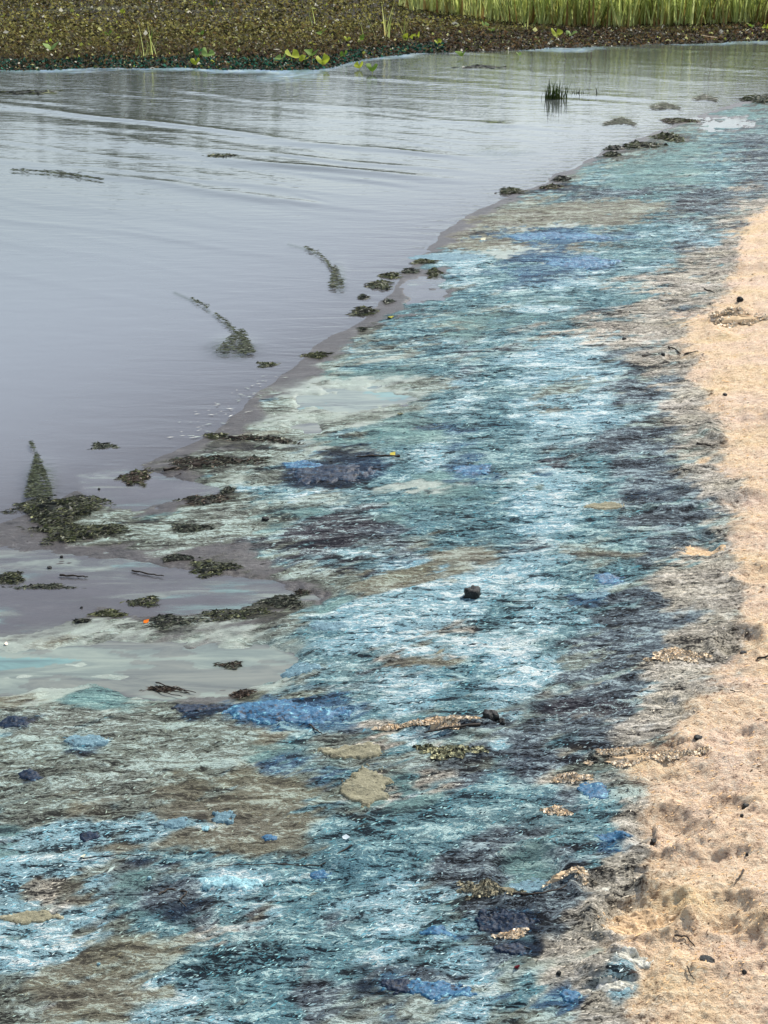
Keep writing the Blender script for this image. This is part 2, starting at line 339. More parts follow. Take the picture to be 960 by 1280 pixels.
# ---------------------------------------------------------------- materials
class NT:
    def __init__(s, name):
        s.m = bpy.data.materials.new(name); s.m.use_nodes = True; s.t = s.m.node_tree; s.t.nodes.clear()
    def n(s, typ, **kw):
        nd = s.t.nodes.new('ShaderNode' + typ)
        for k, v in kw.items(): setattr(nd, k, v)
        return nd
    def l(s, a, b): s.t.links.new(a, b)
    def inp(s, nd, k, v):
        if hasattr(v, 'bl_idname') or hasattr(v, 'is_linked'): s.l(v, nd.inputs[k])
        else: nd.inputs[k].default_value = v
    def math(s, op, a, b=0, c=0, clamp=False):
        nd = s.n('Math', operation=op, use_clamp=clamp)
        s.inp(nd, 0, a); s.inp(nd, 1, b)
        if op in ('MULTIPLY_ADD', 'SMOOTHSTEP'): s.inp(nd, 2, c)
        return nd.outputs[0]
    def ramp01(s, x, lo, hi):
        nd = s.n('MapRange', interpolation_type='SMOOTHSTEP'); s.inp(nd, 0, x); s.inp(nd, 1, lo); s.inp(nd, 2, hi); return nd.outputs[0]
    def mix(s, f, a, b, typ='MIX'):
        nd = s.n('Mix', data_type='RGBA', blend_type=typ); s.inp(nd, 0, f); s.inp(nd, 6, a); s.inp(nd, 7, b); return nd.outputs[2]
    def noise(s, co, scale, detail=4, rough=.55, dist=0):
        nd = s.n('TexNoise'); s.inp(nd, 'Vector', co); nd.inputs['Scale'].default_value = scale
        nd.inputs['Detail'].default_value = detail; nd.inputs['Roughness'].default_value = rough; nd.inputs['Distortion'].default_value = dist
        return nd.outputs['Fac']
    def coords(s, scale=(1, 1, 1), rot=0, kind='Object'):
        tc = s.n('TexCoord'); mp = s.n('Mapping'); s.l(tc.outputs[kind], mp.inputs[0])
        mp.inputs['Scale'].default_value = scale; mp.inputs['Rotation'].default_value = (0, 0, rot); return mp.outputs[0]
    def bump(s, h, strength, dist, nrm=None):
        nd = s.n('Bump'); s.inp(nd, 'Height', h); nd.inputs['Strength'].default_value = strength; nd.inputs['Distance'].default_value = dist
        if nrm: s.l(nrm, nd.inputs['Normal'])
        return nd.outputs[0]
    def bsdf(s, col, rough=.8, nrm=None, **kw):
        nd = s.n('BsdfPrincipled'); s.inp(nd, 'Base Color', col); s.inp(nd, 'Roughness', rough)
        if nrm: s.l(nrm, nd.inputs['Normal'])
        for k, v in kw.items(): s.inp(nd, k, v)
        return nd.outputs[0]
    def out(s, sh):
        o = s.n('OutputMaterial'); s.l(sh, o.inputs[0]); return s.m
    def attr(s, name):
        a = s.n('Attribute'); a.attribute_name = name; return a

def streak_fac(g, co1, co2):
    n1 = g.noise(co1, 34, 9, .68, 1.3); n2 = g.noise(co2, 120, 6, .68, 1.6); n3 = g.noise(co1, 10, 5, .62, 1.0)
    t = g.math('MULTIPLY', n1, .42); t = g.math('MULTIPLY_ADD', n2, .31, t); t = g.math('MULTIPLY_ADD', n3, .27, t)
    sc_ = g.attr('cpar'); s2 = g.n('SeparateColor'); g.l(sc_.outputs['Color'], s2.inputs[0])
    ci = g.coords(); i1 = g.noise(ci, 55, 8, .75, .3); i2 = g.noise(ci, 230, 4, .7); ti = g.math('MULTIPLY_ADD', i2, .4, g.math('MULTIPLY', i1, .6))
    mx = g.n('Mix', data_type='FLOAT'); g.l(g.ramp01(s2.outputs[2], .87, .935), mx.inputs[0]); g.l(t, mx.inputs[2]); g.l(ti, mx.inputs[3]); t = mx.outputs[0]
    # stretch contrast about .5
    return g.math('MULTIPLY_ADD', g.math('SUBTRACT', t, .5), 3.3, .5), n1, n2
def mat_ground():
    g = NT('shore_crust')
    c1 = g.coords((.32, 1.0, 1), R(-29)); c2 = g.coords((.45, 1, 1), R(-36))
    t, n1, n2 = streak_fac(g, c1, c2)
    D, M, L, P = g.attr('cdark'), g.attr('cmid'), g.attr('clight'), g.attr('cpar')
    sx = g.n('SeparateColor'); g.l(P.outputs['Color'], sx.inputs[0])
    lo, hi, ro = sx.outputs
    a = g.ramp01(t, g.math('SUBTRACT', lo, .10), g.math('ADD', lo, .06))
    b = g.ramp01(t, g.math('SUBTRACT', hi, .06), g.math('ADD', hi, .10))
    col = g.mix(b, g.mix(a, D.outputs['Color'], M.outputs['Color']), L.outputs['Color'])
    # tonal drift and small specks
    n4 = g.noise(g.coords((1, 1, 1)), 420, 2, .6)
    col = g.mix(g.ramp01(n4, .60, .70), col, g.mix(1, col, (.30, .29, .30, 1), 'MULTIPLY'))
    n5 = g.noise(g.coords((.7, 1, 1), .4), 6, 3, .5)
    hs = g.n('HueSaturation'); g.l(col, hs.inputs['Color']); g.l(g.math('MULTIPLY_ADD', n5, .05, .475), hs.inputs['Hue'])
    g.l(g.math('MULTIPLY_ADD', n5, .5, .52), hs.inputs['Saturation'])
    col = hs.outputs[0]
    hgt = g.math('MULTIPLY_ADD', t, .25, g.math('MULTIPLY_ADD', n2, .4, g.math('MULTIPLY', n1, .7)))
    dry = g.ramp01(ro, .25, .6)
    bp = g.n('Bump'); g.l(hgt, bp.inputs['Height']); bp.inputs['Distance'].default_value = .02; g.l(g.math('MULTIPLY', dry, .85), bp.inputs['Strength'])
    rr = g.math('MULTIPLY_ADD', n2, .2, g.math('SUBTRACT', ro, .1))
    return g.out(g.bsdf(col, rr, bp.outputs[0], **{'Specular IOR Level': g.math('MULTIPLY_ADD', dry, -.36, .42)}))
def mat_water():
    g = NT('lake_water')
    Fm, Mk = g.attr('film'), g.attr('murk_shade')
    c = g.coords((1, 1, 1), R(38)); c2 = g.coords((.35, 1, 1), R(38))
    sep = g.n('SeparateColor'); g.l(g.attr('wpar').outputs['Color'], sep.inputs[0])
    turb, filmf, rip = sep.outputs
    r1 = g.noise(c2, 9, 3, .5, .5); r2 = g.noise(c2, 34, 2, .5)
    hh = g.math('MULTIPLY_ADD', r2, .22, r1)
    b = g.n('Bump'); g.l(hh, b.inputs['Height']); b.inputs['Distance'].default_value = .018; g.l(rip, b.inputs['Strength'])
    fn = g.noise(g.coords((.22, 1, 1), -.15), 16, 8, .66, .9)
    ff = g.math('MULTIPLY', g.ramp01(g.math('MULTIPLY_ADD', filmf, .9, g.math('SUBTRACT', fn, .95)), -.22, .26), 1)
    murk_shade = g.bsdf(Mk.outputs['Color'], .9, None, **{'Specular IOR Level': 0})
    tr = g.n('BsdfTransparent'); tr.inputs[0].default_value = (.78, .78, .74, 1)
    m1 = g.n('MixShader'); g.l(turb, m1.inputs[0]); g.l(tr.outputs[0], m1.inputs[1]); g.l(murk_shade, m1.inputs[2])
    fr = g.n('Fresnel'); fr.inputs['IOR'].default_value = 1.34; g.l(b.outputs[0], fr.inputs['Normal'])
    gl = g.n('BsdfGlossy'); gl.inputs['Roughness'].default_value = .035; g.l(b.outputs[0], gl.inputs['Normal'])
    m2 = g.n('MixShader'); g.l(fr.outputs[0], m2.inputs[0]); g.l(m1.outputs[0], m2.inputs[1]); g.l(gl.outputs[0], m2.inputs[2])
    fcol = g.mix(g.ramp01(fn, .4, .65), g.mix(1, Fm.outputs['Color'], (.62, .66, .7, 1), 'MULTIPLY'), Fm.outputs['Color'])
    film = g.bsdf(fcol, .3, None, **{'Specular IOR Level': .5})
    m3 = g.n('MixShader'); g.l(ff, m3.inputs[0]); g.l(m2.outputs[0], m3.inputs[1]); g.l(film, m3.inputs[2])
    return g.out(m3.outputs[0])
def mat_vcol(name, rough=.7, spec=.3, trans=0.0, var=60, amt=.35):
    g = NT(name); a = g.attr('tint')
    n = g.noise(g.coords(), var, 4, .6)
    col = g.mix(amt, a.outputs['Color'], g.mix(1, a.outputs['Color'], g.mix(n, (.15, .15, .15, 1), (1.8, 1.8, 1.8, 1)), 'MULTIPLY'))
    sh = g.bsdf(col, rough, None, **{'Specular IOR Level': spec})
    if trans:
        t = g.n('BsdfTranslucent'); g.l(col, t.inputs[0]); m = g.n('MixShader'); m.inputs[0].default_value = trans
        g.l(sh, m.inputs[1]); g.l(t.outputs[0], m.inputs[2]); sh = m.outputs[0]
    return g.out(sh)
def mat_lump(name, dark, mid, light, scale=60, rough=.7, spec=.4, lo=.42, hi=.6, aniso=.5, bumpd=.006):
    g = NT(name)
    c = g.coords((aniso, 1, 1), R(-15)); n1 = g.noise(c, scale, 8, .68, .8); n2 = g.noise(g.coords(), scale * 3.5, 4, .6, .5)
    t = g.math('MULTIPLY_ADD', n2, .4, g.math('MULTIPLY', n1, .6)); t = g.math('MULTIPLY_ADD', g.math('SUBTRACT', t, .5), 1.7, .5)
    a = g.ramp01(t, lo - .09, lo + .06); b = g.ramp01(t, hi - .05, hi + .1)
    C = lambda k: tuple(lin(k)) + (1,)
    col = g.mix(b, g.mix(a, C(dark), C(mid)), C(light))
    return g.out(g.bsdf(col, rough, g.bump(g.math('MULTIPLY_ADD', n2, .4, n1), .9, bumpd), **{'Specular IOR Level': spec}))

M_ground = mat_ground(); M_water = mat_water()
M_leaf = mat_vcol('marsh_leaf', .6, .12, .45, 14, .3)
M_flake = mat_vcol('crust_flake', .9, .04, 0, 90, .5)
M_weed = mat_vcol('wet_weed', .55, .25, .15, 80, .4)
M_blue = mat_lump('blue_scum', (12, 32, 52), (40, 92, 126), (124, 180, 192), 46, .5, .3, .42, .60, .35, .004)
M_navy = mat_lump('deep_blue_scum', (5, 9, 15), (18, 38, 60), (70, 112, 136), 50, .5, .25, .44, .64, .35, .004)
M_teal = mat_lump('teal_scum', (32, 44, 54), (92, 126, 138), (168, 198, 204), 60, .7, .4, .38, .62)
M_pale = mat_lump('pale_scum', (64, 90, 98), (140, 182, 190), (206, 226, 224), 50, .8, .15, .40, .58)
M_crust = mat_lump('dried_crust', (96, 94, 86), (188, 186, 172), (234, 232, 222), 55, .85, .2, .38, .56)
M_tan = mat_lump('grey_tan_mud', (66, 62, 50), (134, 130, 106), (178, 174, 150), 60, .8, .3, .36, .62)
M_sandlump = mat_lump('sand_crust', (110, 88, 66), (206, 176, 138), (240, 214, 178), 60, .9, .2, .38, .58, 1)
M_stone = mat_lump('dark_stone', (14, 14, 14), (36, 38, 36), (86, 92, 88), 70, .6, .4, .48, .68, 1)
M_wood = mat_lump('wet_wood', (18, 14, 10), (48, 38, 28), (96, 84, 66), 120, .7, .4, .4, .68, .2, .002)

DK = [(46, 48, 38), (62, 64, 50), (34, 34, 30), (90, 94, 76), (112, 116, 96)]
OL = [(76, 80, 50), (98, 102, 62), (56, 58, 38), (44, 42, 32), (126, 128, 90)]
BR = [(62, 50, 40), (84, 68, 54), (44, 38, 32), (104, 90, 74)]
WEEDS = [
 (75, 640, 120, 40, .035, 2600, DK + OL, 'largest dark weed mound, at the water edge on the left'),
 (95, 668, 130, 22, .022, 1700, OL + DK, 'olive weed bank forming the near lip of the largest mound'),
 (10, 724, 46, 16, .02, 500, DK + OL, 'dark weed wedge cut by the left edge above the pool'),
 (60, 734, 90, 6, .008, 300, DK, 'thin trailing weed line right of the wedge at the left edge'),
 (168, 598, 44, 20, .022, 450, BR + OL, 'small brown bristly weed clump standing in the shallows'),
 (265, 582, 120, 16, .016, 1100, BR + DK, 'long brown wrack streak running right from the bristly clump'),
 (128, 558, 34, 8, .008, 200, DK, 'flat dark weed scrap floating in open water at left'),
 (325, 552, 110, 8, .010, 500, BR + DK, 'thin dark wrack ribbon curving under the olive spit', 0, -.25),
 (270, 546, 26, 8, .010, 150, OL, 'short olive weed end at the left tip of the thin ribbon'),
 (258, 628, 70, 14, .012, 500, DK + BR, 'dark weed strip right of the shallow inlet'),
 (285, 615, 14, 7, .012, 100, DK, 'small dark knob beside the weed strip'),
 (240, 664, 60, 10, .010, 300, DK, 'smoky dark weed smear below the grey-green flat'),
 (265, 712, 60, 18, .016, 600, DK + OL, 'dark green weed clump at the upper edge of the long pool'),
 (222, 700, 46, 8, .009, 250, DK, 'dark weed scraps left of the pool-edge clump'),
 (180, 753, 44, 12, .014, 350, DK + OL, 'spiky dark weed clump standing in the pool'),
 (135, 768, 44, 9, .010, 350, OL, 'yellow-olive weed patch left of the spiky pool clump'),
 (102, 779, 22, 5, .008, 120, DK, 'little black weed scrap at the left end of the olive patch'),
 (215, 780, 60, 18, .010, 500, DK, 'loose dark weed tangle below the spiky pool clump'),
 (350, 755, 60, 20, .010, 600, DK, 'broad thin dark weed tangle at the right end of the pool'),
 (378, 742, 24, 7, .010, 120, BR + DK, 'small brown-black weed scrap above the pool tangle'),
 (290, 770, 90, 18, .008, 600, DK + OL, 'low patchy weed between the two pools'),
 (288, 832, 40, 10, .010, 200, BR + DK, 'brown weed bits in the second pool'),
 (205, 862, 60, 8, .008, 200, BR, 'thin brown twiggy weed left of the bright blue mat'),
 (302, 872, 30, 12, .016, 250, BR, 'reddish-brown twiggy weed tuft just above the bright blue mat'),
 (334, 456, 26, 7, .010, 180, DK + OL, 'single dark clump in the shallows where the beach curves'),
 (395, 445, 34, 8, .008, 220, OL, 'flat olive weed at the water edge right of the single clump'),
 (455, 390, 34, 11, .022, 350, DK + OL, 'dark rounded clump, nearest of the wet mud group'),
 (476, 357, 34, 12, .026, 380, OL + DK, 'thick olive clump in the middle of the wet mud group'),
 (488, 345, 26, 8, .018, 220, OL, 'olive clump behind the thick one on the wet mud'),
 (512, 340, 24, 6, .014, 180, DK, 'slim dark clump right in the wet mud group'),
 (455, 372, 14, 6, .012, 100, DK, 'tiny dark clump left of the thick one'),
 (543, 343, 18, 10, .020, 180, OL, 'bright olive sprig beside the small puddle'),
 (485, 378, 12, 5, .010, 90, DK, 'small dark knob on the wet mud below the thick clump'),
 (453, 413, 10, 5, .010, 70, DK, 'lone tiny knob of weed on the smooth wet mud'),
 (530, 328, 34, 6, .012, 250, OL, 'dark olive lip at the top of the wet mud'),
 (637, 240, 34, 7, .04, 260, OL + DK, 'dark clump lying in the water just off the shoreline curve'),
 (702, 226, 22, 4, .04, 180, DK, 'small dark clump beside the shoreline above the tan flat'),
 (690, 236, 30, 5, .03, 200, OL + BR, 'brownish olive clump just below the small dark one on the shoreline'),
 (800, 184, 50, 7, .05, 420, OL + DK, 'long olive clump on the far shoreline'),
 (835, 174, 40, 10, .05, 380, OL, 'tall olive clump right of the long far one'),
 (765, 196, 24, 4, .04, 160, DK + OL, 'low dark clump left of the long far one'),
 (770, 187, 30, 5, .04, 200, DK, 'dark lip of weed at the far waterline'),
 (850, 152, 60, 5, .04, 360, OL + BR, 'flat olive spit of weed far along the shore'),
 (950, 127, 40, 10, .08, 360, OL + DK, 'farthest dark weed bank at the right edge'),
 (276, 196, 44, 5, .02, 150, DK + OL, 'small dark floating weed in the middle of the open water'),
 (30, 116, 100, 6, .02, 260, DK + OL, 'faint speckled weed patch floating at far left below the bank'),
 (600, 84, 60, 4, .03, 160, DK, 'dark specks of floating weed below the scummed water'),
]
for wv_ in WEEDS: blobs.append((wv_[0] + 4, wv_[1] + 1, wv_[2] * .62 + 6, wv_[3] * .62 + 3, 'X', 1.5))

# ---------------------------------------------------------------- ground and water
rl = rad_list(1310, 40, 860, 600, 46)
X, Y, Fq = polar(640, R(21), 60, rl)
Z = height(X, Y)
Wc = classes(X, Y)
gm = mesh_np('ground', np.stack([X, Y, Z], 1), Fq)
add_attr(gm, 'cdark', Wc @ cD * .95); add_attr(gm, 'cmid', Wc @ cM * .92); add_attr(gm, 'clight', Wc @ cL * .90); add_attr(gm, 'cpar', Wc @ cP)
tag(link('ground', gm, M_ground), 'lake shore of bare sand, grey mud and dried blue-green scum crust', kind='structure')

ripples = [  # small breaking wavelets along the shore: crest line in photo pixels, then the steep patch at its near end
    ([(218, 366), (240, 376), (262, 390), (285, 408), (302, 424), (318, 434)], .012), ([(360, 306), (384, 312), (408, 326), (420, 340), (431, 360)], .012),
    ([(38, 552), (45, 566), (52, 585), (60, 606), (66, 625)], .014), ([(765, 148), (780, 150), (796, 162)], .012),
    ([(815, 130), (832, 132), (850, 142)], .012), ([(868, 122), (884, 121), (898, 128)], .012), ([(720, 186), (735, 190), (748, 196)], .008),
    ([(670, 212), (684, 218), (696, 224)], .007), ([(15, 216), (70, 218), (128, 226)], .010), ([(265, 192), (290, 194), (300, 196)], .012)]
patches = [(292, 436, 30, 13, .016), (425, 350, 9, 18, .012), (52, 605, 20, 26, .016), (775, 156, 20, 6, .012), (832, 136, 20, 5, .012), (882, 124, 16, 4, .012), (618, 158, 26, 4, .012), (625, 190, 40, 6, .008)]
def waves(x, y):
    u, v = uv_of(x, y)
    z = 0 * x
    am = .6 + 1.2 * np.clip(fbm(x, y, .35, 3, 201) + .1, 0, 1)
    for ang, lam, a, s in ((-40, 1.25, .0085, 1), (-34, .66, .0046, 2), (-47, .40, .0024, 3), (-30, 2.6, .005, 4), (-52, .22, .0013, 5)):
        ca, sa = math.cos(R(ang)), math.sin(R(ang))
        along = x * ca + y * sa; q = -x * sa + y * ca
        q = q + .22 * fbm(along, q, .55, 2, 210 + s) * lam * 2
        m = np.clip(fbm(along * .35, q, .9 / lam, 2, 220 + s) * 1.4 + .35, 0, 1.2)
        ph = 2 * math.pi * q / lam; z = z + a * am * m * (.35 * np.sin(ph) + 1.1 * np.exp(5.5 * (np.cos(ph) - 1)))
    dist = np.hypot(x, y)
    z = z * sst(5.2, 14, dist) * sst(.1, 1.6, shore_x(y) - x) + .0003 * fbm(x, y, 12, 2, 230)
    for pts, hgt in ripples:
        d = 1e9 + 0 * u; side = 0 * u
        for (a1, b1), (a2, b2) in zip(pts[:-1], pts[1:]):
            ex, ey = a2 - a1, b2 - b1; L = math.hypot(ex, ey)
            t = np.clip(((u - a1) * ex + (v - b1) * ey) / L / L, 0, 1)
            dd = np.hypot(u - a1 - t * ex, (v - b1 - t * ey)); m = dd < d
            d = np.where(m, dd, d); side = np.where(m, t, side)
        z = z + hgt * .06 * np.exp(-(d / 3.0) ** 2)
    for pu, pv, ru, rv, hgt in patches:
        r = ((u - pu) / ru) ** 2 + ((v - pv) / rv) ** 2
        rr = np.exp(-r * 1.2)
        z = z + rr * hgt * (.6 - .8 * (v - pv) / rv * .6) + rr * .0012 * np.sin((v + .25 * u + 9 * fbm(x, y, 14, 3, 240)) * 1.6)
    return z
rl = rad_list(1000, 46, 620, 600, 30)
X, Y, Fq = polar(420, R(15.6), 40, rl)
Hg = height(X, Y, False)
inp_ = np.zeros(X.shape); u, v = uv_of(X, Y)
filmA = np.zeros(X.shape); fq_ = fbm(X * .35, Y, 8, 4, 275, .65)[:, None]; filmC = np.where(fq_ > .3, lin((116, 148, 142)), np.where(fq_ > -.15, lin((132, 142, 130)), lin((120, 124, 114)))); rip = np.full(X.shape, .35)
for P, dp, fl in pools:
    k = sst(-14, 2, poly_sd(u, v, P)); inp_ = np.maximum(inp_, k)
    filmA = np.maximum(filmA, k * ((.74 if fl else (.36 if len(P) > 6 else .1)) + .22 * fbm(X * .35, Y, 7, 4, 270, .6)))
Zw = waves(X, Y) * (1 - inp_)
dep = np.maximum(-Hg, 0)
turb = .30 + .70 * (1 - np.exp(-dep / .035))
bd = bank_y(X) - Y
nb = fbm(X, Y, .7, 4, 250)
bf = np.clip(1.1 - bd / 1.9 + nb * 1.1, 0, 1) * (bd > -1)
filmA = np.maximum(filmA, .95 * bf * sst(8, -2, X + 2))
filmA = np.maximum(filmA, .62 * bf)
bn = fbm(X * 1.6, Y * .7, 2.5, 5, 260, .75)[:, None]
filmC = np.where((bf > .05)[:, None], np.where(bn > .22, lin((156, 176, 168)), np.where(bn < -.2, lin((58, 96, 88)), np.where(bn < .0, lin((96, 132, 132)), lin((112, 144, 164))))), filmC)
xs = shore_x(Y) - X
edge = np.exp(-np.abs(xs - .1) / .09) * (Y < 6.5)
filmC = np.where((edge > .2)[:, None] & (inp_ < .1)[:, None], lin((190, 196, 188)), filmC)
calm = sst(4.8, 12, np.hypot(X, Y))
murk_shade = lin((128, 134, 140))[None] * (1 - calm[:, None]) + lin((86, 92, 88))[None] * calm[:, None]
near = np.exp(-xs.clip(0, 9) / .8)[:, None]
murk_shade = murk_shade * (1 - near * .5) + lin((128, 120, 126))[None] * near * .5
for pu, pv, ru, rv, hgt in patches:  # darker reflection on the steep wavelet faces, painted into the water colour
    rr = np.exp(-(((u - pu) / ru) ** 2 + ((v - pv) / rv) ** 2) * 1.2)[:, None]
    rr = np.clip(rr * 1.9, 0, 1) ** 1.4 * np.clip(.72 + .55 * np.sin(v * 1.7 + .2 * u + 9 * fbm(X, Y, 12, 3, 99)), 0, 1)[:, None]; murk_shade = murk_shade * (1 - rr) + lin((52, 58, 34))[None] * rr; turb = np.maximum(turb, rr[:, 0])
for pts, hgt in ripples:  # dark side of each ripple crest, painted into the water colour too
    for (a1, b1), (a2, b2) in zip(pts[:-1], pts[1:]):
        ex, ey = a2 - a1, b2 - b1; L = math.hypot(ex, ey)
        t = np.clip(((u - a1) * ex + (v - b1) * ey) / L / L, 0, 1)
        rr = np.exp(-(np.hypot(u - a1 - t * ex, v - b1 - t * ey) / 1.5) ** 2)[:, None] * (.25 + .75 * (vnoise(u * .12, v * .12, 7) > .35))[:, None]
        murk_shade = murk_shade * (1 - rr) + lin((52, 58, 38))[None] * rr; turb = np.maximum(turb, rr[:, 0])
wm = mesh_np('water', np.stack([X, Y, Zw], 1), Fq)
rip = (.05 + .06 * calm + .10 * sst(15, 19, np.hypot(X, Y)) + .22 * np.exp(-xs.clip(0, 9) / .30) * (xs > 0)) * (1 - .8 * inp_)
add_attr(wm, 'film', filmC); add_attr(wm, 'murk_shade', murk_shade); add_attr(wm, 'wpar', np.stack([turb, filmA, rip], 1))
tag(link('water', wm, M_water), 'calm grey lake water with thin ripples and shallow pools on the flat', kind='structure')

# ---------------------------------------------------------------- scattered bits
def quads(C, size, aspect, tilt, yaw, tint, roll=None, bend=0.0):
    """small two-triangle leaves or chips; C (n,3); returns V, F, tint per vertex"""
    n = len(C); ct, st = np.cos(tilt), np.sin(tilt); cy, sy = np.cos(yaw), np.sin(yaw)
    ax = np.stack([cy, sy, 0 * cy], 1) * (size * aspect)[:, None]
    ay = np.stack([-sy * ct, cy * ct, st], 1) * size[:, None]
    up = np.array([0, 0, 1.0])[None] * (size * bend)[:, None] if np.ndim(bend) else np.array([0, 0, 1.0])[None] * (size * bend)[:, None]
    V = np.stack([C - ax, C - ay * .8, C + ax + up * .6, C + ay + up], 1).reshape(-1, 3)
    Fq = np.arange(4 * n).reshape(n, 4)
    return V, Fq, np.repeat(tint, 4, 0)
def pal(n, cols, jit=.2):
    c = np.array([lin(k) for k in cols])[rng.integers(0, len(cols), n)]
    return c * (1 + jit * rng.standard_normal((n, 1))).clip(.4, 1.8)
def stuff(name, V, Fq, tint, mat, label, parent=None):
    me = mesh_np(name, V, Fq, False); add_attr(me, 'tint', tint)
    return tag(link(name, me, mat, parent), label, kind='stuff')

# dried flakes lying on the crust: dense near, coloured by the crust under them
def scatter_flakes(n, v0, v1, smin, smax):
    u = rng.uniform(-60, 1020, n); v = v0 + (v1 - v0) * rng.random(n)
    x, y = gnd(u, v); z = height(x, y)
    W = classes(x, y); xs = x - shore_x(y)
    keep = (z > .003) & (xs > .12)
    wf = W @ np.array([{'S': .55, 's': 1, 'D': 1, 'K': 1, 'C': 1, 'P': .9, 'B': 1, 'N': .8, 'T': .4, 'G': .12, 'M': .22, 'O': .8, 'W': .1, 'X': .4, 'L': 0}[k] for k in KEYS])
    keep &= rng.random(n) < wf
    x, y, z, W = x[keep], y[keep], z[keep], W[keep]; n = len(x)
    r = rng.random(n)[:, None]; D, M_, L_ = W @ cD, W @ cM, W @ cL; r2 = rng.random(n)[:, None]
    col = np.where(r < .26, L_ * (.55 + .25 * r2) + M_ * .25, np.where(r < .72, M_ * (.8 + .4 * r2), D * .7 + M_ * .3 * r2))
    sandy = W[:, KEYS.index('S')][:, None]
    col = np.where((sandy > .5), np.where(r > .8, lin((96, 76, 58)), M_) * (.7 + .4 * r2), col)
    px = 1 / pxm(1000) * (y / 2.7) ** .75
    size = rng.uniform(smin, smax, n) * px
    V, Fq, t = quads(np.stack([x, y, z + size * .12], 1), size, rng.uniform(2.0, 5.5, n), rng.uniform(-.3, .5, n), R(32) + rng.normal(0, .35, n), col, bend=rng.uniform(-.3, .9, n))
    return V, Fq, t
V1, F1, t1 = scatter_flakes(42000, 180, 1300, .4, 1.1)
V2, F2, t2 = scatter_flakes(300, 300, 1300, 1.2, 2.0)
stuff('crust_flakes', np.vstack([V1, V2]), np.vstack([F1, F2 + len(V1)]), np.vstack([t1, t2]), M_flake, 'small dried curled flakes of scum and grit littering the shore')

def foam():
    n = 80; t = rng.random(n); u = 345 - 110 * t + rng.normal(0, 16, n); v = 470 + 80 * t + rng.normal(0, 5, n)
    x, y = gnd(u, v)
    return quads(np.stack([x, y, 0 * x + .004], 1), rng.uniform(.0008, .003, n), rng.uniform(2, 7, n), rng.uniform(-.05, .05, n), rng.normal(.3, .3, n), pal(n, [(200, 200, 190), (160, 170, 160)], .15))
stuff('foam_flecks', *foam(), M_flake, 'white foam flecks drifting along the bend of the waterline')

# ---- floating leaf litter and mat on the far bank
def bank_litter():
    n = 150000
    u = rng.uniform(-160, 1120, n); v = rng.uniform(-22, 92, n) ; v = np.where(rng.random(n) < .35, rng.uniform(35, 88, n), v)
    x, y = gnd(u, v); b = y - bank_y(x) + .5 * fbm(x, y, .9, 3, 61)
    k = (b > -.9 + .5 * rng.random(n)) & (y < 70); x, y, b = x[k], y[k], b[k]; n = len(x)
    z = height(x, y) + rng.uniform(.0, .06, n) * sst(0, 1.5, b)
    m = fbm(x, y, .35, 3, 301); far = sst(.5, 7, b + 3 * m)[:, None]
    c1 = pal(n, [(66, 52, 38), (90, 70, 50), (50, 48, 34), (110, 92, 64), (84, 86, 54), (36, 32, 26)], .25)
    c2 = pal(n, [(96, 92, 50), (124, 118, 64), (72, 66, 38), (148, 142, 84), (100, 84, 52), (52, 50, 30)], .25)
    col = c1 * (1 - far) + c2 * far
    teal = ((b < .9) & (rng.random(n) < .6) & (x < 1))[:, None]
    col = np.where(teal, pal(n, [(20, 58, 46), (34, 86, 70), (24, 40, 30), (60, 110, 92), (18, 30, 24)], .2), col)
    grey = (fbm(x * .3, y, .5, 2, 305) > .34)[:, None] & (b > 5)[:, None] & (x < -3)[:, None]
    col = np.where(grey, col * .5 + lin((110, 114, 100)) * .5, col)
    fl = rng.random(n)[:, None]
    col = np.where(fl > .975, pal(n, [(190, 190, 130), (214, 210, 190), (168, 176, 80)], .1), col)
    size = rng.uniform(.008, .026, n) * (y / 24) * np.where(fl[:, 0] > .992, 1.4, 1)
    return quads(np.stack([x, y, z + size * .3], 1), size, rng.uniform(.7, 1.6, n), rng.uniform(.1, 1.4, n), rng.uniform(-3.1, 3.1, n), col, bend=rng.uniform(0, .6, n))
stuff('leaf_litter', *bank_litter(), M_leaf, 'brown and olive mat of rotting floating leaves below the reeds')

# ---- far wood beyond the reeds (seen only as dark streaks mirrored in the water)
def far_wood():
    n = 26000; x = rng.uniform(-75, 75, n); y = 66 + rng.normal(0, 2.5, n) + .1 * np.abs(x)
    top = 4.8 + 2.2 * fbm(x, 0 * x, .11, 3, 320) + 1.0 * fbm(x, 0 * x, .5, 2, 321)
    z = rng.random(n) ** .8 * top
    col = pal(n, [(44, 56, 26), (62, 74, 34), (34, 42, 22), (78, 88, 44)], .25)
    s = rng.uniform(.16, .42, n)
    return quads(np.stack([x, y, z], 1), s, rng.uniform(.7, 1.3, n), rng.uniform(.5, 1.5, n), rng.uniform(-3.1, 3.1, n), col, bend=rng.uniform(0, .4, n))
stuff('far_wood', *far_wood(), M_leaf, 'dark green wood beyond the reed bed')

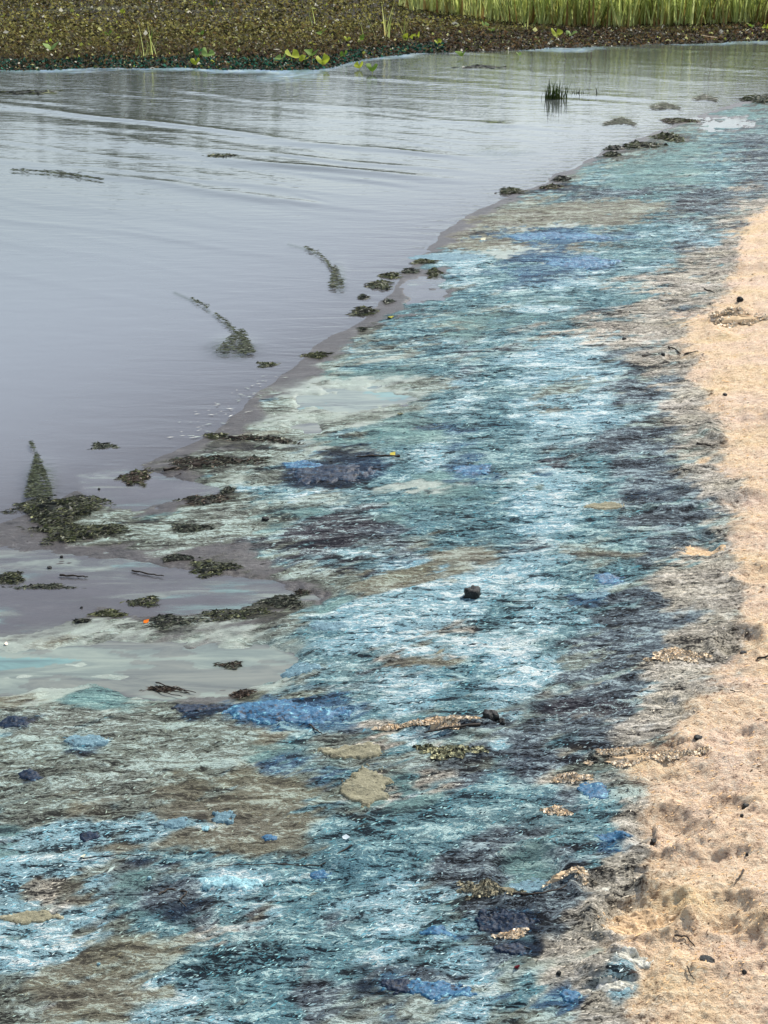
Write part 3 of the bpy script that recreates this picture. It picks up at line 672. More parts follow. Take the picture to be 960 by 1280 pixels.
# ---- blades
def blade(base, yaw, lean, hgt, wid, nseg=4, curve=.5):
    V = []; d = Vector((math.cos(yaw), math.sin(yaw), 0)); s = Vector((-d.y, d.x, 0))
    twist = random.uniform(-.6, .6)
    for k in range(nseg + 1):
        t = k / nseg; w_ = wid * (1 - t ** 1.6) * .5 + .0006
        p = Vector(base) + d * (lean * hgt * (t + curve * t * t)) + Vector((0, 0, hgt * t * (1 - .12 * abs(lean) * t)))
        ss = (s * math.cos(twist * t) + d * math.sin(twist * t)) * w_
        V += [tuple(p - ss), tuple(p + ss)]
    return V
def blades_mesh(name, specs, nseg=4):
    V = []; Fq = []; T = []
    for base, yaw, lean, hgt, wid, cb, ct in specs:
        o = len(V); V += blade(base, yaw, lean, hgt, wid, nseg)
        for k in range(nseg): Fq.append((o + 2 * k, o + 2 * k + 1, o + 2 * k + 3, o + 2 * k + 2))
        for k in range(nseg + 1):
            t = k / nseg; c = np.array(cb) * (1 - t) ** 2 + np.array(ct) * (1 - (1 - t) ** 2); T += [c, c]
    me = mesh_np(name, V, Fq); add_attr(me, 'tint', np.array(T)); me.materials.append(M_leaf); return me
GREENS = [lin(c) for c in ((150, 168, 76), (186, 200, 104), (108, 134, 58), (206, 214, 134), (78, 104, 46), (166, 178, 96))]
BASES = [lin(c) for c in ((216, 220, 140), (224, 226, 160), (160, 150, 90), (164, 116, 80), (212, 222, 150))]
def rc(L): c = random.choice(L); k = random.uniform(.8, 1.2); return c * k
# reed bed: front things, rest stuff
reed_px = [(505, 14), (520, 20), (560, 24), (590, 27), (610, 33), (660, 38), (720, 41), (790, 42), (860, 40), (930, 37), (1000, 36), (1120, 32)]
rp = np.array([gnd(*p) for p in reed_px])
def reed_front(x): return np.interp(x, rp[:, 0], rp[:, 1])
reed_variants = []
leaf_variants = []
for k in range(8):
    leaf_variants.append(blades_mesh('reed_leaf', [((0, 0, 0), random.uniform(-3.1, 3.1), random.uniform(.02, .16), random.uniform(.9, 1.4), random.uniform(.028, .048), rc(BASES), rc(GREENS))]))
for k in range(9):
    sp_ = []
    for j in range(7):
        sp_.append(((random.gauss(0, .06), random.gauss(0, .06), -.05), random.uniform(-3.1, 3.1), random.uniform(.03, .36), random.uniform(.6, 1.45), random.uniform(.026, .048), rc(BASES), rc(GREENS)))
    reed_variants.append(blades_mesh('reed_plant', sp_))
x0, x1 = rp[0][0], rp[-2][0]
for i in range(250):
    x = x0 + (x1 - x0) * (i + .5) / 250 + random.uniform(-.04, .04)
    row = i % 3; y = reed_front(x) + abs(random.gauss(0, .4)) + .3 * row + .5 * max(0, math.sin(x * 2.1) * math.sin(x * .7 + 1))
    if x < x0 + .5: y += .3
    h = float(height(np.array([x]), np.array([y]))[0])
    if i % 5 == 0:
        o = link('reed_plant', None, loc=(x, y, h)); o.rotation_euler.z = random.uniform(-3, 3)
        for j in range(6):
            c = link('leaf', random.choice(leaf_variants), parent=o, loc=(random.gauss(0, .05), random.gauss(0, .05), -.04))
            c.rotation_euler.z = random.uniform(-3, 3)
    else:
        o = link('reed_plant', random.choice(reed_variants), loc=(x, y, h)); o.rotation_euler.z = random.uniform(-3, 3)
        o.scale = (1, 1, random.uniform(.85, 1.12))
    tag(o, 'tall green reed plant at the front edge of the reed bed across the water', 'reed', 'reeds along the front of the reed bed')
sp_ = []
for i in range(3000):
    x = random.uniform(x0, rp[-1][0] + 4); d = .3 + 7 * random.random() ** 1.5
    y = reed_front(x) + d
    sp_.append(((x, y, .0), random.uniform(-3.1, 3.1), random.uniform(.03, .34), random.uniform(.9, 1.5), random.uniform(.028, .048), rc(BASES), rc(GREENS)))
tag(link('reed_bed', blades_mesh('reed_bed', sp_, 3)), 'dense mass of green reeds behind the front row of the reed bed', kind='stuff')

def tuft(px, py, n, hpx, wpx, label, cat='grass tuft', cols=GREENS, basec=BASES, sub=0.0):
    x, y = gnd(px, py); m = pxm(py); hh = hpx / m; ww = wpx / m
    sp_ = [((random.gauss(0, ww * .22), random.gauss(0, ww * .15), -.03 - sub), random.uniform(-3.1, 3.1), random.uniform(0, .35), hh * random.uniform(.45, 1.05), random.uniform(.010, .022) * min(1.4, 90 / m), rc(basec), rc(cols)) for _ in range(n)]
    h = max(0, float(height(np.array([x]), np.array([y]))[0]))
    o = link('grass_tuft', blades_mesh('grass_tuft', sp_), loc=(x, y, h)); return tag(o, label, cat)
tuft(190, 76, 12, 50, 34, 'pale green tuft of upright blades at the left edge of the leaf mat')
tuft(176, 76, 8, 22, 20, 'short yellow-green shoots just left of the tall left tuft')
tuft(393, 39, 9, 46, 22, 'upright light green tuft in the middle of the brown leaf mat')
tuft(480, 56, 10, 50, 30, 'leaning green tuft left of the reed bed, by the scummed water')
tuft(506, 50, 5, 30, 10, 'thin green shoots between the leaning tuft and the reed bed')
tuft(40, 20, 4, 16, 10, 'few faint shoots high on the leaf mat at the far left')
tuft(694, 124, 80, 30, 30, 'dark green rush tuft standing alone in the open water', cols=[lin((44, 62, 30)), lin((66, 84, 40)), lin((32, 46, 24))], basec=[lin((40, 52, 26)), lin((70, 76, 40))], sub=.02)
tuft(722, 117, 22, 11, 40, 'low dark weed fringe floating right of the rush tuft', cols=[lin((36, 42, 24)), lin((54, 58, 34))], basec=[lin((40, 40, 26))], sub=.0)
tuft(660, 43, 6, 20, 16, 'short pale blades in front of the reeds beside the curled lily leaf')

# ---- lily leaves
def lily(px, py, wpx, hpx, tone, label, up=.5):
    x, y = gnd(px, py); m = pxm(py); r = wpx / m / 2; hh = hpx / m
    cols = {'y': (176, 186, 60), 'g': (112, 142, 52), 'p': (150, 178, 96), 'd': (70, 82, 36), 't': (66, 128, 74)}
    n = 14; V = [(0, 0, 0)]; T = [lin(cols[tone]) * .8]
    for ring in (1, 2, 3):
        for k in range(n):
            a = math.pi * .12 + (2 * math.pi - math.pi * .24) * k / (n - 1); q = ring / 3
            rr = r * q * (1 + .08 * math.sin(3 * a + px)) * (1 + .12 * math.cos(a))
            xx = rr * math.sin(a); yy = rr * math.cos(a) * .85
            fold = up * abs(xx) * .9 + .18 * r * q * math.sin(2.3 * a + py)
            V.append((xx, yy, fold)); T.append(lin(cols[tone]) * (.85 + .35 * random.random()))
    Fq = []
    for k in range(n - 1): Fq.append((0, 1 + k, 2 + k, 2 + k))
    F4 = []
    for ring in (0, 1):
        for k in range(n - 1):
            a = 1 + ring * n + k; F4.append((a, a + n, a + n + 1, a + 1))
    me = bpy.data.meshes.new('lily_leaf'); me.from_pydata(V, [], [f[:3] for f in Fq] + F4); me.update()
    for p in me.polygons: p.use_smooth = True
    add_attr(me, 'tint', np.array(T))
    h = max(0, float(height(np.array([x]), np.array([y]))[0]))
    root = link('lily_plant', None, loc=(x, y, h)); root.rotation_euler.z = random.uniform(-.9, .9)
    lf = link('leaf', me, M_leaf, root, (0, 0, .02 + hh * .45)); lf.rotation_euler = (random.uniform(.3, 1.0) * min(1, hh / (2 * r) + .3), random.uniform(-.3, .3), 0)
    st = blades_mesh('stalk', [((0, .01, -.06), 1.2, .05, .09 + hh * .45, .014, lin((90, 100, 50)), lin((120, 130, 60)))], 3)
    link('stalk', st, None, root)
    return tag(root, label, 'water lily', 'water lilies along the far edge of the lake')
for a in [(65, 73, 20, 16, 'p', 'large pale green curled lily leaf at the left end of the mat edge'), (62, 62, 8, 6, 'y', 'tiny yellow lily bloom leaf just above the large pale leaf'),
          (155, 24, 10, 8, 'y', 'single bright yellow-green leaf alone high on the left of the leaf mat'), (136, 51, 11, 6, 'g', 'dull yellow-green leaf lying on the mat left of the tall tuft'),
          (267, 14, 11, 9, 'd', 'dark olive leaf high on the mat left of centre'), (251, 54, 11, 11, 'g', 'olive leaf standing above the green scum left of centre'),
          (249, 78, 12, 16, 't', 'upright green lily leaf beside the slanting pale one'), (260, 77, 17, 8, 'p', 'slanting pale green lily leaf right of the upright one'),
          (245, 84, 12, 7, 'y', 'low yellow-green lily leaf below the slanting pale one'), (365, 82, 20, 14, 'y', 'left leaf of the lily cluster, bright yellow-green'),
          (380, 84, 14, 8, 'y', 'small yellow leaf at the foot of the lily cluster'), (390, 81, 20, 18, 'g', 'tall olive-green leaf in the middle of the lily cluster'),
          (403, 85, 18, 12, 'y', 'right leaf of the lily cluster, pale tipped'), (352, 82, 16, 7, 'p', 'flat pale leaf at the left foot of the lily cluster'),
          (402, 56, 15, 15, 'g', 'dull green leaf standing on the mud right of centre'), (434, 60, 9, 9, 'y', 'small yellow leaf between two green ones on the mud'),
          (455, 60, 11, 15, 'g', 'olive leaf with yellow edge near the leaning tuft'), (449, 87, 13, 7, 'y', 'left of two flat yellow leaves in the scummed water'),
          (465, 92, 15, 12, 'g', 'right of two flat leaves in the scummed water, greener'), (510, 57, 14, 7, 'y', 'flat yellow-green leaf left of the paired pads by the reeds'),
          (521, 55, 11, 9, 'y', 'bright upright leaf of the paired pads by the reeds'), (547, 60, 10, 6, 'y', 'small cream and yellow bloom leaf below the dark mulch'),
          (578, 73, 16, 10, 'g', 'green leaf floating on the scummed water left of centre reeds'), (605, 41, 11, 9, 'p', 'pale round leaf at the foot of the reeds, upper of a pair'),
          (614, 48, 9, 9, 'g', 'greener round leaf below the upper pale one at the reed foot'), (695, 52, 16, 10, 'y', 'bright rounded lily leaf in front of the reeds, left of a pair'),
          (714, 52, 14, 8, 'p', 'bright rounded lily leaf in front of the reeds, right of a pair'), (648, 74, 7, 10, 'p', 'small pale leaf poking from the reed reflections'),
          (938, 42, 9, 8, 'g', 'small green leaf at the reed foot near the right edge'), (957, 43, 10, 9, 'y', 'yellow-green leaf at the reed foot on the right edge'),
          (182, 9, 9, 5, 'd', 'dim olive leaf in the far brown mat'), (430, 76, 12, 5, 'g', 'flat green leaf in the water right of the lily cluster')]:
    lily(*a)

# ---- weed clumps: heaps of strands and small leaves
def heap(px, py, wpx, dpx, hgt, n, cols, label, name='weed_clump', cat='weed clump', strand=.85, group=None, size=1.0, mat=None, slant=0.0):
    x, y = gnd(px, py); xa, ya = gnd(px, py - dpx / 2); xb, yb = gnd(px, py + dpx / 2)
    m = pxm(py); rx_ = wpx / m / 2; ry_ = max(.01, (ya - yb) / 2)
    n = int(n * 2.6)
    r = np.sqrt(rng.random(n)) ** 1.1; a = rng.uniform(0, 2 * math.pi, n)
    lob = 1 + .28 * np.sin(3 * a + px) + .18 * np.sin(7 * a + py)
    X_ = r * np.cos(a) * rx_ * lob; Y_ = r * np.sin(a) * ry_ * lob + slant * X_
    patch = fbm(X_ + px, Y_ + py, 3.2 / max(rx_, ry_), 3, 5)
    k = (r < .58 + .6 * patch + .4 * rng.random(n)); X_, Y_, r, patch = X_[k], Y_[k], r[k], patch[k]; n = len(X_)
    g0 = height(x + X_, y + Y_, False); g0 = np.maximum(g0, -.002)
    top = hgt * .85 * (1 - r ** 2).clip(.12, 1) * (.65 + .7 * patch.clip(-.6, 1))
    Z_ = g0 + top * rng.random(n) ** .6 + .0015
    col = pal(n, cols, .25)
    s = rng.uniform(.9, 2.3, n) / m * size
    st = rng.random(n) < strand
    asp = np.where(st, rng.uniform(5, 16, n), rng.uniform(.8, 1.8, n)); ss = np.where(st, s * .24, s)
    V, Fq, T = quads(np.stack([X_, Y_, Z_ - float(g0.mean())], 1), ss, asp, rng.uniform(-.2, 1.2, n), rng.normal(.15, .7, n), col, bend=np.where(st, rng.uniform(-1, 2, n), rng.uniform(0, .6, n)))
    # solid core so the heap is not see-through
    nn = 14; cv = []; cf = []; ang = np.arange(nn) / nn * 2 * math.pi
    lb = 1 + .28 * np.sin(3 * ang + px) + .18 * np.sin(7 * ang + py)
    for q, zz in ((1.0, -.004), (.78, .35 * hgt), (.45, .55 * hgt), (.1, .62 * hgt)):
        for j in range(nn):
            xx = .66 * q * rx_ * lb[j] * math.cos(ang[j]); yy = .66 * q * ry_ * lb[j] * math.sin(ang[j]); cv.append((xx, yy + slant * xx, zz * (1 + .3 * math.sin(5 * ang[j] + q * 9))))
    for q in range(3):
        for j in range(nn): cf.append((q * nn + j, q * nn + (j + 1) % nn, (q + 1) * nn + (j + 1) % nn, (q + 1) * nn + j))
    o0 = len(V); V = np.vstack([V, cv]); Fq = np.vstack([Fq, np.array(cf) + o0]); T = np.vstack([T, np.tile(lin(cols[0]) * .8, (len(cv), 1))])
    me = mesh_np(name, V, Fq, False); add_attr(me, 'tint', T)
    o = link(name, me, mat or M_weed, None, (x, y, float(g0.mean())))
    return tag(o, label, cat, group)
for wv_ in WEEDS:
    px, py, wp, dp, hg, n, cols, lab = wv_[:8]
    heap(px, py, wp, dp, hg, n, cols, lab, slant=(wv_[9] if len(wv_) > 9 else 0))

# ---- shade on the little wavelet faces, drawn as dark strands: crest stem and fan
WAVE_DK = [(44, 50, 30), (60, 66, 42), (34, 38, 26), (78, 84, 58), (96, 104, 82)]
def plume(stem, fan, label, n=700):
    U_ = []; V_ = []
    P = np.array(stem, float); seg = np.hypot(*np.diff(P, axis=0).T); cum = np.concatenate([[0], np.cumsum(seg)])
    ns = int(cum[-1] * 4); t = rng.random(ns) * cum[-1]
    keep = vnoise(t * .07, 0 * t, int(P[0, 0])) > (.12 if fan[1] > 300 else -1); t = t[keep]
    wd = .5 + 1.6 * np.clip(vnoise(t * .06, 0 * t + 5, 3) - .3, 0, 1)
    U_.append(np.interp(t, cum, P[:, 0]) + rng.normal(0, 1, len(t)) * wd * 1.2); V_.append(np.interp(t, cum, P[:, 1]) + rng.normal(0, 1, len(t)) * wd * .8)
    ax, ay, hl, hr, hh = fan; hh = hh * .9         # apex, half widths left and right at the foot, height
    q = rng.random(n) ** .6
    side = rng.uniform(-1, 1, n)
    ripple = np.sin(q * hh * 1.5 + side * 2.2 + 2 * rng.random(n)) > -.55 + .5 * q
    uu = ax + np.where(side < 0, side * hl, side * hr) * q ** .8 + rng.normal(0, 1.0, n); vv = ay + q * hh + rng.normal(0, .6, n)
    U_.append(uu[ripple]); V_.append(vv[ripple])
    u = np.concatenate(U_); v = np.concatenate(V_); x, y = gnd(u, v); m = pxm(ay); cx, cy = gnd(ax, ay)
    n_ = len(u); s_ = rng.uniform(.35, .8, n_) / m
    V, Fq, T = quads(np.stack([x - cx, y - cy, .010 + .004 * rng.random(n_)], 1), s_ * 1.1, rng.uniform(2, 6, n_), rng.uniform(-.1, .5, n_), rng.normal(0, .3, n_), pal(n_, WAVE_DK, .2), bend=rng.uniform(0, .6, n_))
    me = mesh_np('wavelet_shade', V, Fq, False); add_attr(me, 'tint', T)
    tag(link('wavelet_shade', me, M_weed, None, (cx, cy, .0)), label, 'weed plume')
plume([(240, 376), (262, 388), (285, 408), (297, 420)], (302, 414, 36, 16, 34), 'shaded wavelet face drawn as dark strands with long stem, middle one of three in the water', 1500)
plume([(382, 311), (396, 318), (408, 328), (414, 338)], (418, 334, 6, 13, 32), 'slim shaded wavelet face drawn as strands with curved stem, farthest and rightmost of three', 700)
plume([(38, 555), (42, 562), (44, 572)], (46, 570, 14, 22, 62), 'tall shaded wavelet face drawn as green strands behind the largest weed mound at left', 2200)
plume([(755, 157), (775, 150), (795, 158)], (776, 149, 22, 20, 8), 'shaded wavelet face drawn as dark strands, nearest of three by the far shoreline', 1000)
plume([(812, 135), (832, 131), (850, 137)], (831, 131, 18, 18, 6), 'shaded wavelet face drawn as dark strands, middle of three by the far shoreline', 900)
plume([(866, 125), (882, 121), (898, 127)], (882, 122, 14, 14, 4), 'shaded wavelet face drawn as dark strands, farthest of three by the far shoreline', 600)
plume([(15, 214), (70, 217), (128, 226)], (80, 218, 30, 20, 3), 'long shaded ripple line drawn as dark strands on the open water at left', 90)

# ---- raised mats of scum and mud plates
def mat_patch(px, py, wpx, dpx, hgt, mat, label, name='scum_mat', cat='scum mat', rough=1.0, seed=1, slant=0.0, sink=.002, flat=False):
    m = pxm(py); rx_ = wpx / m / 2; ya = gnd(px, py - dpx / 2)[1]; yb = gnd(px, py + dpx / 2)[1]; ry_ = (ya - yb) / 2
    x0, y0 = gnd(px, py); n1 = int(np.clip(wpx * 1.2, 24, 170)); n2 = int(np.clip(dpx * 2.2, 20, 120))
    U, Vv = np.meshgrid(np.linspace(-1.5, 1.5, n1), np.linspace(-1.5, 1.5, n2)); U = U.ravel(); Vv = Vv.ravel()
    xx = U * rx_; yy = Vv * ry_ + slant * xx; wx = x0 + xx; wy = y0 + yy
    fr = 2.2 / max(rx_, ry_)
    mask = 1 - np.hypot(U, Vv) + .75 * fbm(wx, wy, fr, 5, seed * 7 + 3, .68)
    gz = height(wx, wy)
    prof = np.clip(mask / .3, 0, 1) ** .55 if not flat else sst(0, .07, mask)
    wr = .45 * ridge(wx * .6, wy, fr * 3.2, 3, seed) + .35 * fbm(wx, wy, fr * 6, 3, seed + 5)
    z = gz + hgt * .8 * prof * (.6 + rough * .8 * wr) + .0012 * fbm(wx * .6, wy, 110, 3, seed, .7) * (mask > 0) - sink * (mask < .0)
    z = np.where(mask < 0, gz - sink, z)
    i = (np.arange(n2 - 1)[:, None] * n1 + np.arange(n1 - 1)[None]).ravel(); Fq = np.stack([i, i + 1, i + n1 + 1, i + n1], 1)
    keep = (mask[Fq] > -.06).any(1); Fq = Fq[keep]
    used = np.unique(Fq); mp = -np.ones(len(xx), int); mp[used] = np.arange(len(used))
    z0 = float(gz[used].mean())
    me = mesh_np(name, np.stack([xx, yy, z - z0], 1)[used], mp[Fq]); 
    o = link(name, me, mat, None, (x0, y0, z0)); return tag(o, label, cat)
MATS = [
 (350, 903, 150, 34, .012, M_blue, 'long bright blue scum mat lying below the second pool'), (248, 893, 66, 16, .012, M_navy, 'dark teal-black rounded hump at the left end of the long blue mat'),
 (415, 597, 110, 26, .012, M_navy, 'deep blue and violet scum mat in the middle left of the shore'), (375, 588, 50, 10, .008, M_blue, 'brighter blue rim at the upper left of the violet mat'),
 (590, 594, 50, 14, .009, M_blue, 'small bright blue patch right of the yellow leaf'), (725, 332, 90, 13, .014, M_blue, 'vivid blue scum mat farther up the shore in front of the tan flats'),
 (700, 299, 120, 9, .012, M_blue, 'narrow blue scum band curving between the tan flats'), (560, 323, 80, 10, .010, M_teal, 'speckled turquoise scum below the shoreline curve'),
 (635, 1176, 66, 26, .012, M_navy, 'blue-black scum lump near the bottom, right of the white streaks'), (638, 1212, 50, 14, .010, M_navy, 'smaller blue-black lump just under the larger one'),
 (545, 1262, 90, 24, .010, M_blue, 'bright blue scum mat cut by the bottom edge'), (500, 1258, 50, 18, .010, M_navy, 'dark blue scum left of the bright mat at the bottom edge'),
 (712, 1272, 26, 16, .008, M_blue, 'little blue spot on the bottom edge next to the sand'), (112, 1062, 28, 13, .010, M_navy, 'small navy clump on the brown mud at lower left'),
 (20, 914, 44, 14, .008, M_navy, 'violet-black scum at the left edge below the pools'), (104, 940, 64, 18, .009, M_teal, 'blue-grey scum clump with dark underside at left'),
 (38, 984, 30, 11, .007, M_navy, 'small violet speckled clump near the left edge'), (220, 1048, 34, 14, .010, M_teal, 'left of two grey-blue lumps on the brown mud'),
 (280, 1040, 26, 16, .012, M_teal, 'right of two grey-blue lumps on the brown mud'), (338, 1065, 20, 8, .006, M_blue, 'tiny bright blue chip on the brown mud'),
 (288, 1126, 76, 20, .010, M_pale, 'white crusted scum ridge at lower left of centre'), (400, 1114, 26, 12, .008, M_blue, 'small blue lump in the grey scum at lower centre'),
 (545, 1190, 40, 14, .006, M_blue, 'faint blue stain among the white streaks at lower centre'), (765, 1068, 40, 12, .006, M_blue, 'small dark blue patch at the edge of the sand'),
 (742, 1010, 40, 20, .006, M_blue, 'dull blue patch left of the sand'), (760, 735, 34, 12, .006, M_blue, 'blue patch in the dark scum strip'),
 (740, 758, 44, 9, .005, M_teal, 'teal patch below the blue one in the dark strip'), (370, 842, 50, 18, .009, M_teal, 'turquoise lump right of the second pool'),
 (410, 792, 46, 12, .007, M_teal, 'turquoise ridge above the right end of the second pool'), (665, 1124, 60, 24, .003, M_teal, 'smooth pale blue floor inside the heel print'),
 (745, 1135, 34, 12, .007, M_crust, 'white and grey crust curl at the sand edge'), (790, 1232, 40, 18, .010, M_crust, 'white crust at the bottom right beside the sand'),
 (768, 1262, 44, 12, .008, M_crust, 'pale crust low at the bottom right beside the sand'), (40, 1163, 70, 16, .008, M_tan, 'pale greenish crust lump near the left edge at the bottom'),
]
for i, a in enumerate(MATS): mat_patch(*(a[:4] + (a[4] * .6,) + a[5:]), seed=i + 2, rough=.8)
for i, a in enumerate([(458, 1002, 54, 44, .008, M_tan, 'triangular tan mud plate with a small hole'), (445, 956, 84, 15, .008, M_tan, 'long flat tan mud plate above the triangular one'),
          (755, 643, 44, 8, .007, M_tan, 'thin tan plate within the black scum'), (875, 702, 50, 14, .004, M_sandlump, 'smooth sandy tongue reaching into the dark scum'),
          (800, 1176, 90, 30, .006, M_sandlump, 'broad smooth sand hump at the lower right')]):
    mat_patch(*a, name='crust_plate', cat='crust plate', seed=60 + i, flat=True, rough=.35)
SD = [(226, 198, 160), (240, 218, 184), (206, 180, 144), (176, 166, 148), (250, 232, 204), (130, 120, 104)]
for a in [(545, 926, 120, 15, .010, 1500, SD, 'crumbly sand-coloured crust ridge left of the black lump'), (712, 992, 48, 10, .007, 500, SD, 'little sandy crumb heap right of the blue spots'),
          (800, 970, 130, 18, .008, 1800, SD, 'raised sandy crust shelf with dark gaps under it'), (695, 1035, 32, 10, .006, 300, SD, 'small sandy crumb patch by the grey crust'),
          (706, 1120, 54, 18, .007, 500, SD, 'sandy crumbs on the right rim of the heel print'), (920, 412, 80, 14, .020, 1400, SD, 'broken sand ridge on the upper right beach'),
          (845, 838, 70, 20, .007, 900, SD, 'pale curled crust crumbs beside the sand on the right'), (640, 1192, 40, 12, .006, 300, SD, 'tan crumbs between the two blue-black lumps'),
          (610, 1135, 80, 22, .005, 700, [(150, 142, 118), (110, 108, 92), (70, 68, 60), (184, 176, 146)], 'grey tan crumbs left of the heel print'), (560, 958, 80, 16, .006, 600, [(160, 156, 120), (120, 118, 92), (60, 60, 52), (190, 188, 150)], 'yellowish crumbs under the sandy ridge')]:
    heap(*a, name='crust_crumbs', cat='crust crumbs', strand=.15, mat=M_flake, size=1.1)

# ---- stones and lumps, a few lumps standing in for shade
def stone(px, py, wpx, hpx, mat, label, name='stone', cat='stone', seed=0, z=.0):
    x, y = gnd(px, py); m = pxm(py); r = wpx / m / 2 * (.9 if wpx > 20 else .72)
    import bmesh
    bm = bmesh.new(); bmesh.ops.create_icosphere(bm, subdivisions=4, radius=1)
    co_ = np.array([v.co[:] for v in bm.verts]); a = seed * 3.7
    d = 1 + .5 * fbm(co_[:, 0] + a + co_[:, 2] * .7, co_[:, 1] - a + co_[:, 2] * .4, 1.5, 3, seed) + .22 * fbm(co_[:, 0] * 1.3 + co_[:, 2], co_[:, 1] + a, 4, 3, seed + 9)
    d = np.minimum(d, 1.12 - .1 * np.abs(co_[:, 0]))
    co_ = co_ / (np.abs(co_) ** 3.2).sum(1, keepdims=True) ** (1 / 3.2) * .92
    for v, q, c in zip(bm.verts, d, co_): v.co = (c[0] * q * r, c[1] * q * r * .85, c[2] * q * r * hpx / wpx * 1.15)
    me = bpy.data.meshes.new(name); bm.to_mesh(me); bm.free()
    for p in me.polygons: p.use_smooth = True
    h = float(height(np.array([x]), np.array([y]))[0])
    o = link(name, me, mat, None, (x, y, max(0, h) + r * hpx / wpx * .45 + z)); o.rotation_euler.z = seed * 1.3
    return tag(o, label, cat)
stone(590, 756, 27, 17, M_stone, 'single black angular lump on the pale scum in the centre', seed=1)
stone(930, 1038, 15, 12, M_stone, 'round dark pellet on the sand at the right', seed=2)
stone(924, 1052, 7, 7, M_stone, 'smaller dark lump in place of the shadow just below the round pellet', seed=3)  # dark lump put where the pellet's shadow falls
stone(613, 918, 26, 18, M_stone, 'black lump with blue tint at the end of the sandy crust ridge', seed=4)
stone(578, 920, 12, 9, M_stone, 'little black lump on the sandy crust ridge', seed=5)
stone(626, 922, 16, 12, M_stone, 'second black lump touching the blue tinted one on its right', seed=6)
stone(870, 955, 16, 7, M_stone, 'dark wedge in place of the shade under the crust edge on the right', seed=7)  # dark wedge stands in for shade beneath the overhanging crust
stone(815, 1070, 15, 14, M_stone, 'dark lump in place of the shade under the curled white crust by the sand', seed=8)  # dark lump fills in the shade beneath the curled crust
stone(905, 509, 8, 5, M_stone, 'tiny black pebble on the upper right sand', seed=9)
stone(924, 387, 13, 10, M_stone, 'dark pebble where the scum meets the upper sand', seed=10)
stone(828, 452, 8, 6, M_stone, 'small black pebble left of the upper sand, above the twig', seed=11)
stone(332, 654, 14, 7, M_stone, 'small dark crumb left of the black and white scum', seed=12)
stone(927, 840, 13, 7, M_stone, 'dark crumb on the sand above the long twig', seed=13)
stone(697, 1244, 9, 8, M_stone, 'small dark crumb near the bottom beside the pale crust', seed=14)
stone(930, 1105, 6, 7, M_stone, 'small brown crumb on the lower right sand', seed=15)
stone(926, 1260, 9, 8, M_stone, 'dark crumb at the lower right edge of the sand', seed=16)
stone(188, 1117, 8, 6, M_pale, 'little white pebble in the grey scum at lower left', 'pebble', 'pebble', 17)
stone(258, 1056, 16, 4, M_pale, 'flat white chip on the brown mud', 'pebble', 'pebble', 18)
stone(125, 1225, 7, 4, M_pale, 'white pebble on the brown mud near the bottom left', 'pebble', 'pebble', 19)
stone(102, 760, 5, 4, M_stone, 'dark dot standing in the long pool', seed=20)
stone(62, 710, 9, 4, M_stone, 'pebble in the shallow water left of the long pool centre', seed=21)
stone(77, 697, 6, 5, M_stone, 'dark bead near the near lip of the largest mound', seed=22)
stone(124, 612, 5, 4, M_stone, 'tiny black dot in the shallow inlet', seed=23)
stone(880, 1240, 24, 9, M_stone, 'flat brown crumb on the sand near the bottom', seed=24)
stone(780, 430, 9, 5, M_stone, 'black crumb at the tail of the upper twig', seed=25)

# ---- twigs, and a dark strip standing in for shade
def twig(pts, wid, label, mat=M_wood, name='twig', lift=.004, stump=True):
    P = []
    for px, py in pts:
        x, y = gnd(px, py); h = max(.001, float(height(np.array([x]), np.array([y]))[0])); P.append(Vector((x, y, h + lift)))
    c = P[0].copy(); n = 5; dense = []
    for a, b in zip(P[:-1], P[1:]):
        for k in range(5): dense.append(a.lerp(b, k / 5) + Vector((0, 0, .0012 * math.sin(k * 2 + a.x * 50))))
    dense.append(P[-1]); V = []; Fq = []
    r0 = wid / pxm(pts[0][1]) / 2
    for i, p in enumerate(dense):
        d = (dense[min(i + 1, len(dense) - 1)] - dense[max(i - 1, 0)]).normalized(); s = d.cross(Vector((0, 0, 1))).normalized(); u_ = s.cross(d)
        r = r0 * (1 - .55 * i / len(dense)) * (1 + .15 * math.sin(i * 2.3))
        for k in range(n):
            a = 2 * math.pi * k / n; V.append(tuple(p - c + s * math.cos(a) * r + u_ * math.sin(a) * r))
        if i:
            o = (i - 1) * n
            for k in range(n): Fq.append((o + k, o + (k + 1) % n, o + n + (k + 1) % n, o + n + k))
    me = mesh_np(name, V, Fq); return tag(link(name, me, mat, None, tuple(c)), label, 'twig')
twig([(205, 590), (225, 587), (250, 583), (290, 580)], 4, 'straight brown stick reaching from the bristly clump along the wrack')
twig([(120, 1034), (180, 1030)], 1.5, 'faint dark straw on the mud at lower left')
twig([(387, 920), (395, 928), (403, 935)], 2.5, 'short black curved twig below the long blue mat')
twig([(105, 1092), (150, 1088), (200, 1090)], 1.6, 'long thin stalk across the grey scum at lower left')
twig([(440, 1085), (400, 1104), (340, 1100), (270, 1102)], 2.0, 'long thin dark stalk across the lower centre')
twig([(200, 1140), (212, 1131), (235, 1138), (226, 1148), (234, 1158)], 3.0, 'looped black twig on the blue-grey scum at lower left')
twig([(165, 715), (190, 720), (205, 722)], 2.5, 'dark twig floating at the top of the long pool')
twig([(75, 721), (95, 722), (110, 723)], 3.0, 'slim dark stick in the long pool near the left')
twig([(195, 855), (215, 862), (245, 868)], 2.0, 'brown forked twig in the second pool')
twig([(190, 860), (205, 868), (228, 873)], 1.8, 'second brown twig below the forked one')
twig([(944, 846), (960, 846), (985, 845)], 3.0, 'dark stick cut by the right edge on the sand')
twig([(910, 896), (928, 895)], 1.5, 'short straw on the sand left of the right edge')
twig([(835, 444), (842, 447), (850, 450)], 2.5, 'short black twig on the upper scum by the sand')
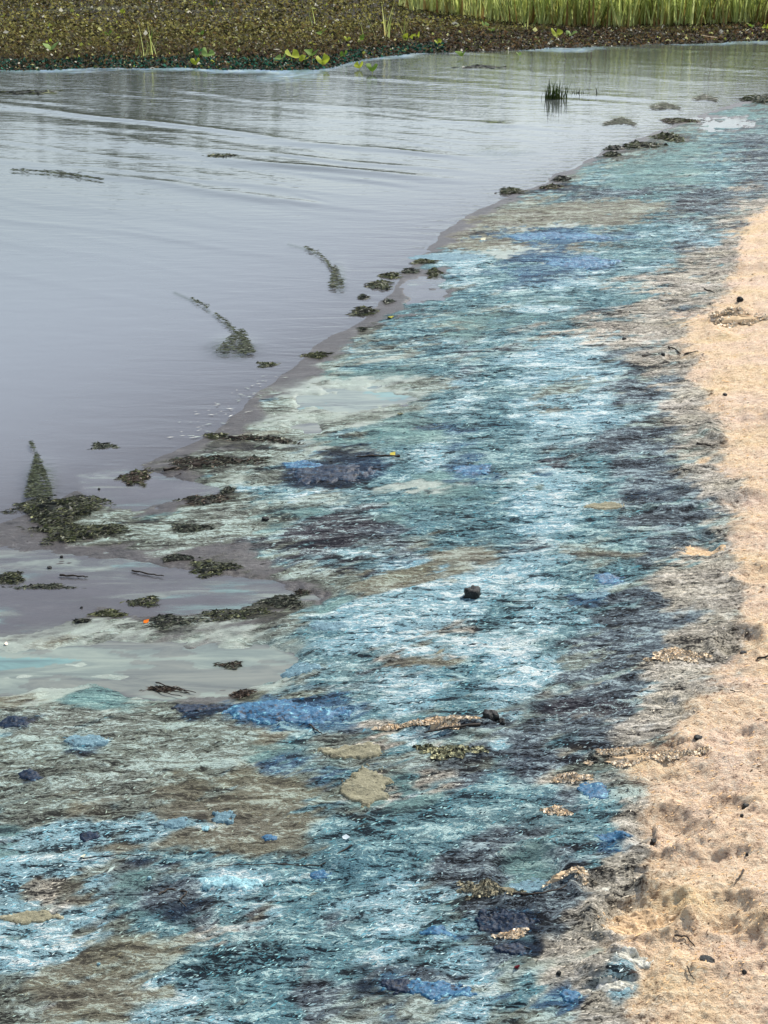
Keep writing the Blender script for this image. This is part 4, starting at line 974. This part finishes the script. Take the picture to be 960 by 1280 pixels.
twig([(802, 453), (820, 452)], 2.2, 'short dark twig left of the small black pebble')
twig([(855, 450), (872, 450)], 2.5, 'flat dark twig on the sand right of the black pebble')
twig([(880, 368), (893, 373)], 2.2, 'small dark twig in the scum high on the right')
twig([(870, 566), (888, 567)], 3.0, 'flat dark splinter on the beach edge at right')
twig([(600, 930), (560, 934), (530, 936)], 4, 'dark stick under the sandy crust ridge')
twig([(500, 578), (470, 577), (445, 578)], 3, 'dark stick lying beside the yellow leaf')
twig([(855, 1252), (860, 1260), (866, 1266)], 2, 'dark splinter standing in the sand near the bottom')
twig([(640, 1140), (665, 1146), (695, 1140), (722, 1126)], 3.0, 'curved dark root rim of the heel print')
twig([(896, 52), (870, 49)], 2, 'fallen pale reed stem lying in front of the reeds', M_sandlump, lift=.03)
twig([(925, 1130), (922, 1142), (915, 1150)], 3, 'small brown rootlet on the lower right sand')
twig([(840, 1208), (855, 1206), (866, 1214)], 3, 'curved dark strip in place of the rim shadow on the sand above the bottom edge')  # dark strip laid where the footprint rim casts its shadow

def chip(px, py, w_, c, label, cat='leaf', name='fallen_leaf'):
    x, y = gnd(px, py); m = pxm(py); r = w_ / m / 2
    V = [(-r, 0, .1 * r), (-.4 * r, r * .6, .5 * r), (.5 * r, r * .5, .2 * r), (r, 0, .6 * r), (.3 * r, -r * .55, .1 * r), (-.5 * r, -r * .5, .0)]
    V += [(a, b, c_ - .08 * r) for a, b, c_ in V]; me = bpy.data.meshes.new(name)
    me.from_pydata(V, [], [(0, 5, 4, 1), (1, 4, 3, 2), (6, 7, 10, 11), (7, 8, 9, 10)] + [(i, (i + 1) % 6, (i + 1) % 6 + 6, i + 6) for i in range(6)]); me.update()
    add_attr(me, 'tint', np.tile(lin(c), (12, 1)))
    h = max(0, float(height(np.array([x]), np.array([y]))[0])); o = link(name, me, M_flake, None, (x, y, h + .001)); o.rotation_euler.z = px
    return tag(o, label, cat)
chip(183, 780, 9, (230, 120, 40), 'small orange leaf fragment on the weed below the long pool')
chip(491, 576, 10, (206, 190, 90), 'yellow leaf fragment above the deep blue mat')
chip(604, 302, 9, (226, 220, 190), 'cream shell chip on the tan flat near the shoreline curve', 'shell', 'shell_chip')
chip(488, 399, 12, (198, 190, 90), 'yellowish leaf on the wet mud below the clumps')
chip(500, 522, 9, (210, 196, 150), 'pale chip beside the sage puddle', 'shell', 'shell_chip')
chip(8, 807, 7, (240, 220, 200), 'small cream chip at the left edge under the pool', 'shell', 'shell_chip')
chip(433, 1070, 12, (230, 240, 240), 'white sliver right of the brown mud', 'shell', 'shell_chip')
chip(105, 1088, 10, (214, 214, 190), 'bleached chip in the white scum at lower left', 'shell', 'shell_chip')
chip(645, 1236, 11, (80, 24, 30), 'dark red fragment near the bottom beside the white streaks')
chip(745, 962, 10, (230, 196, 160), 'cream crumb above the sandy crust shelf', 'shell', 'shell_chip')
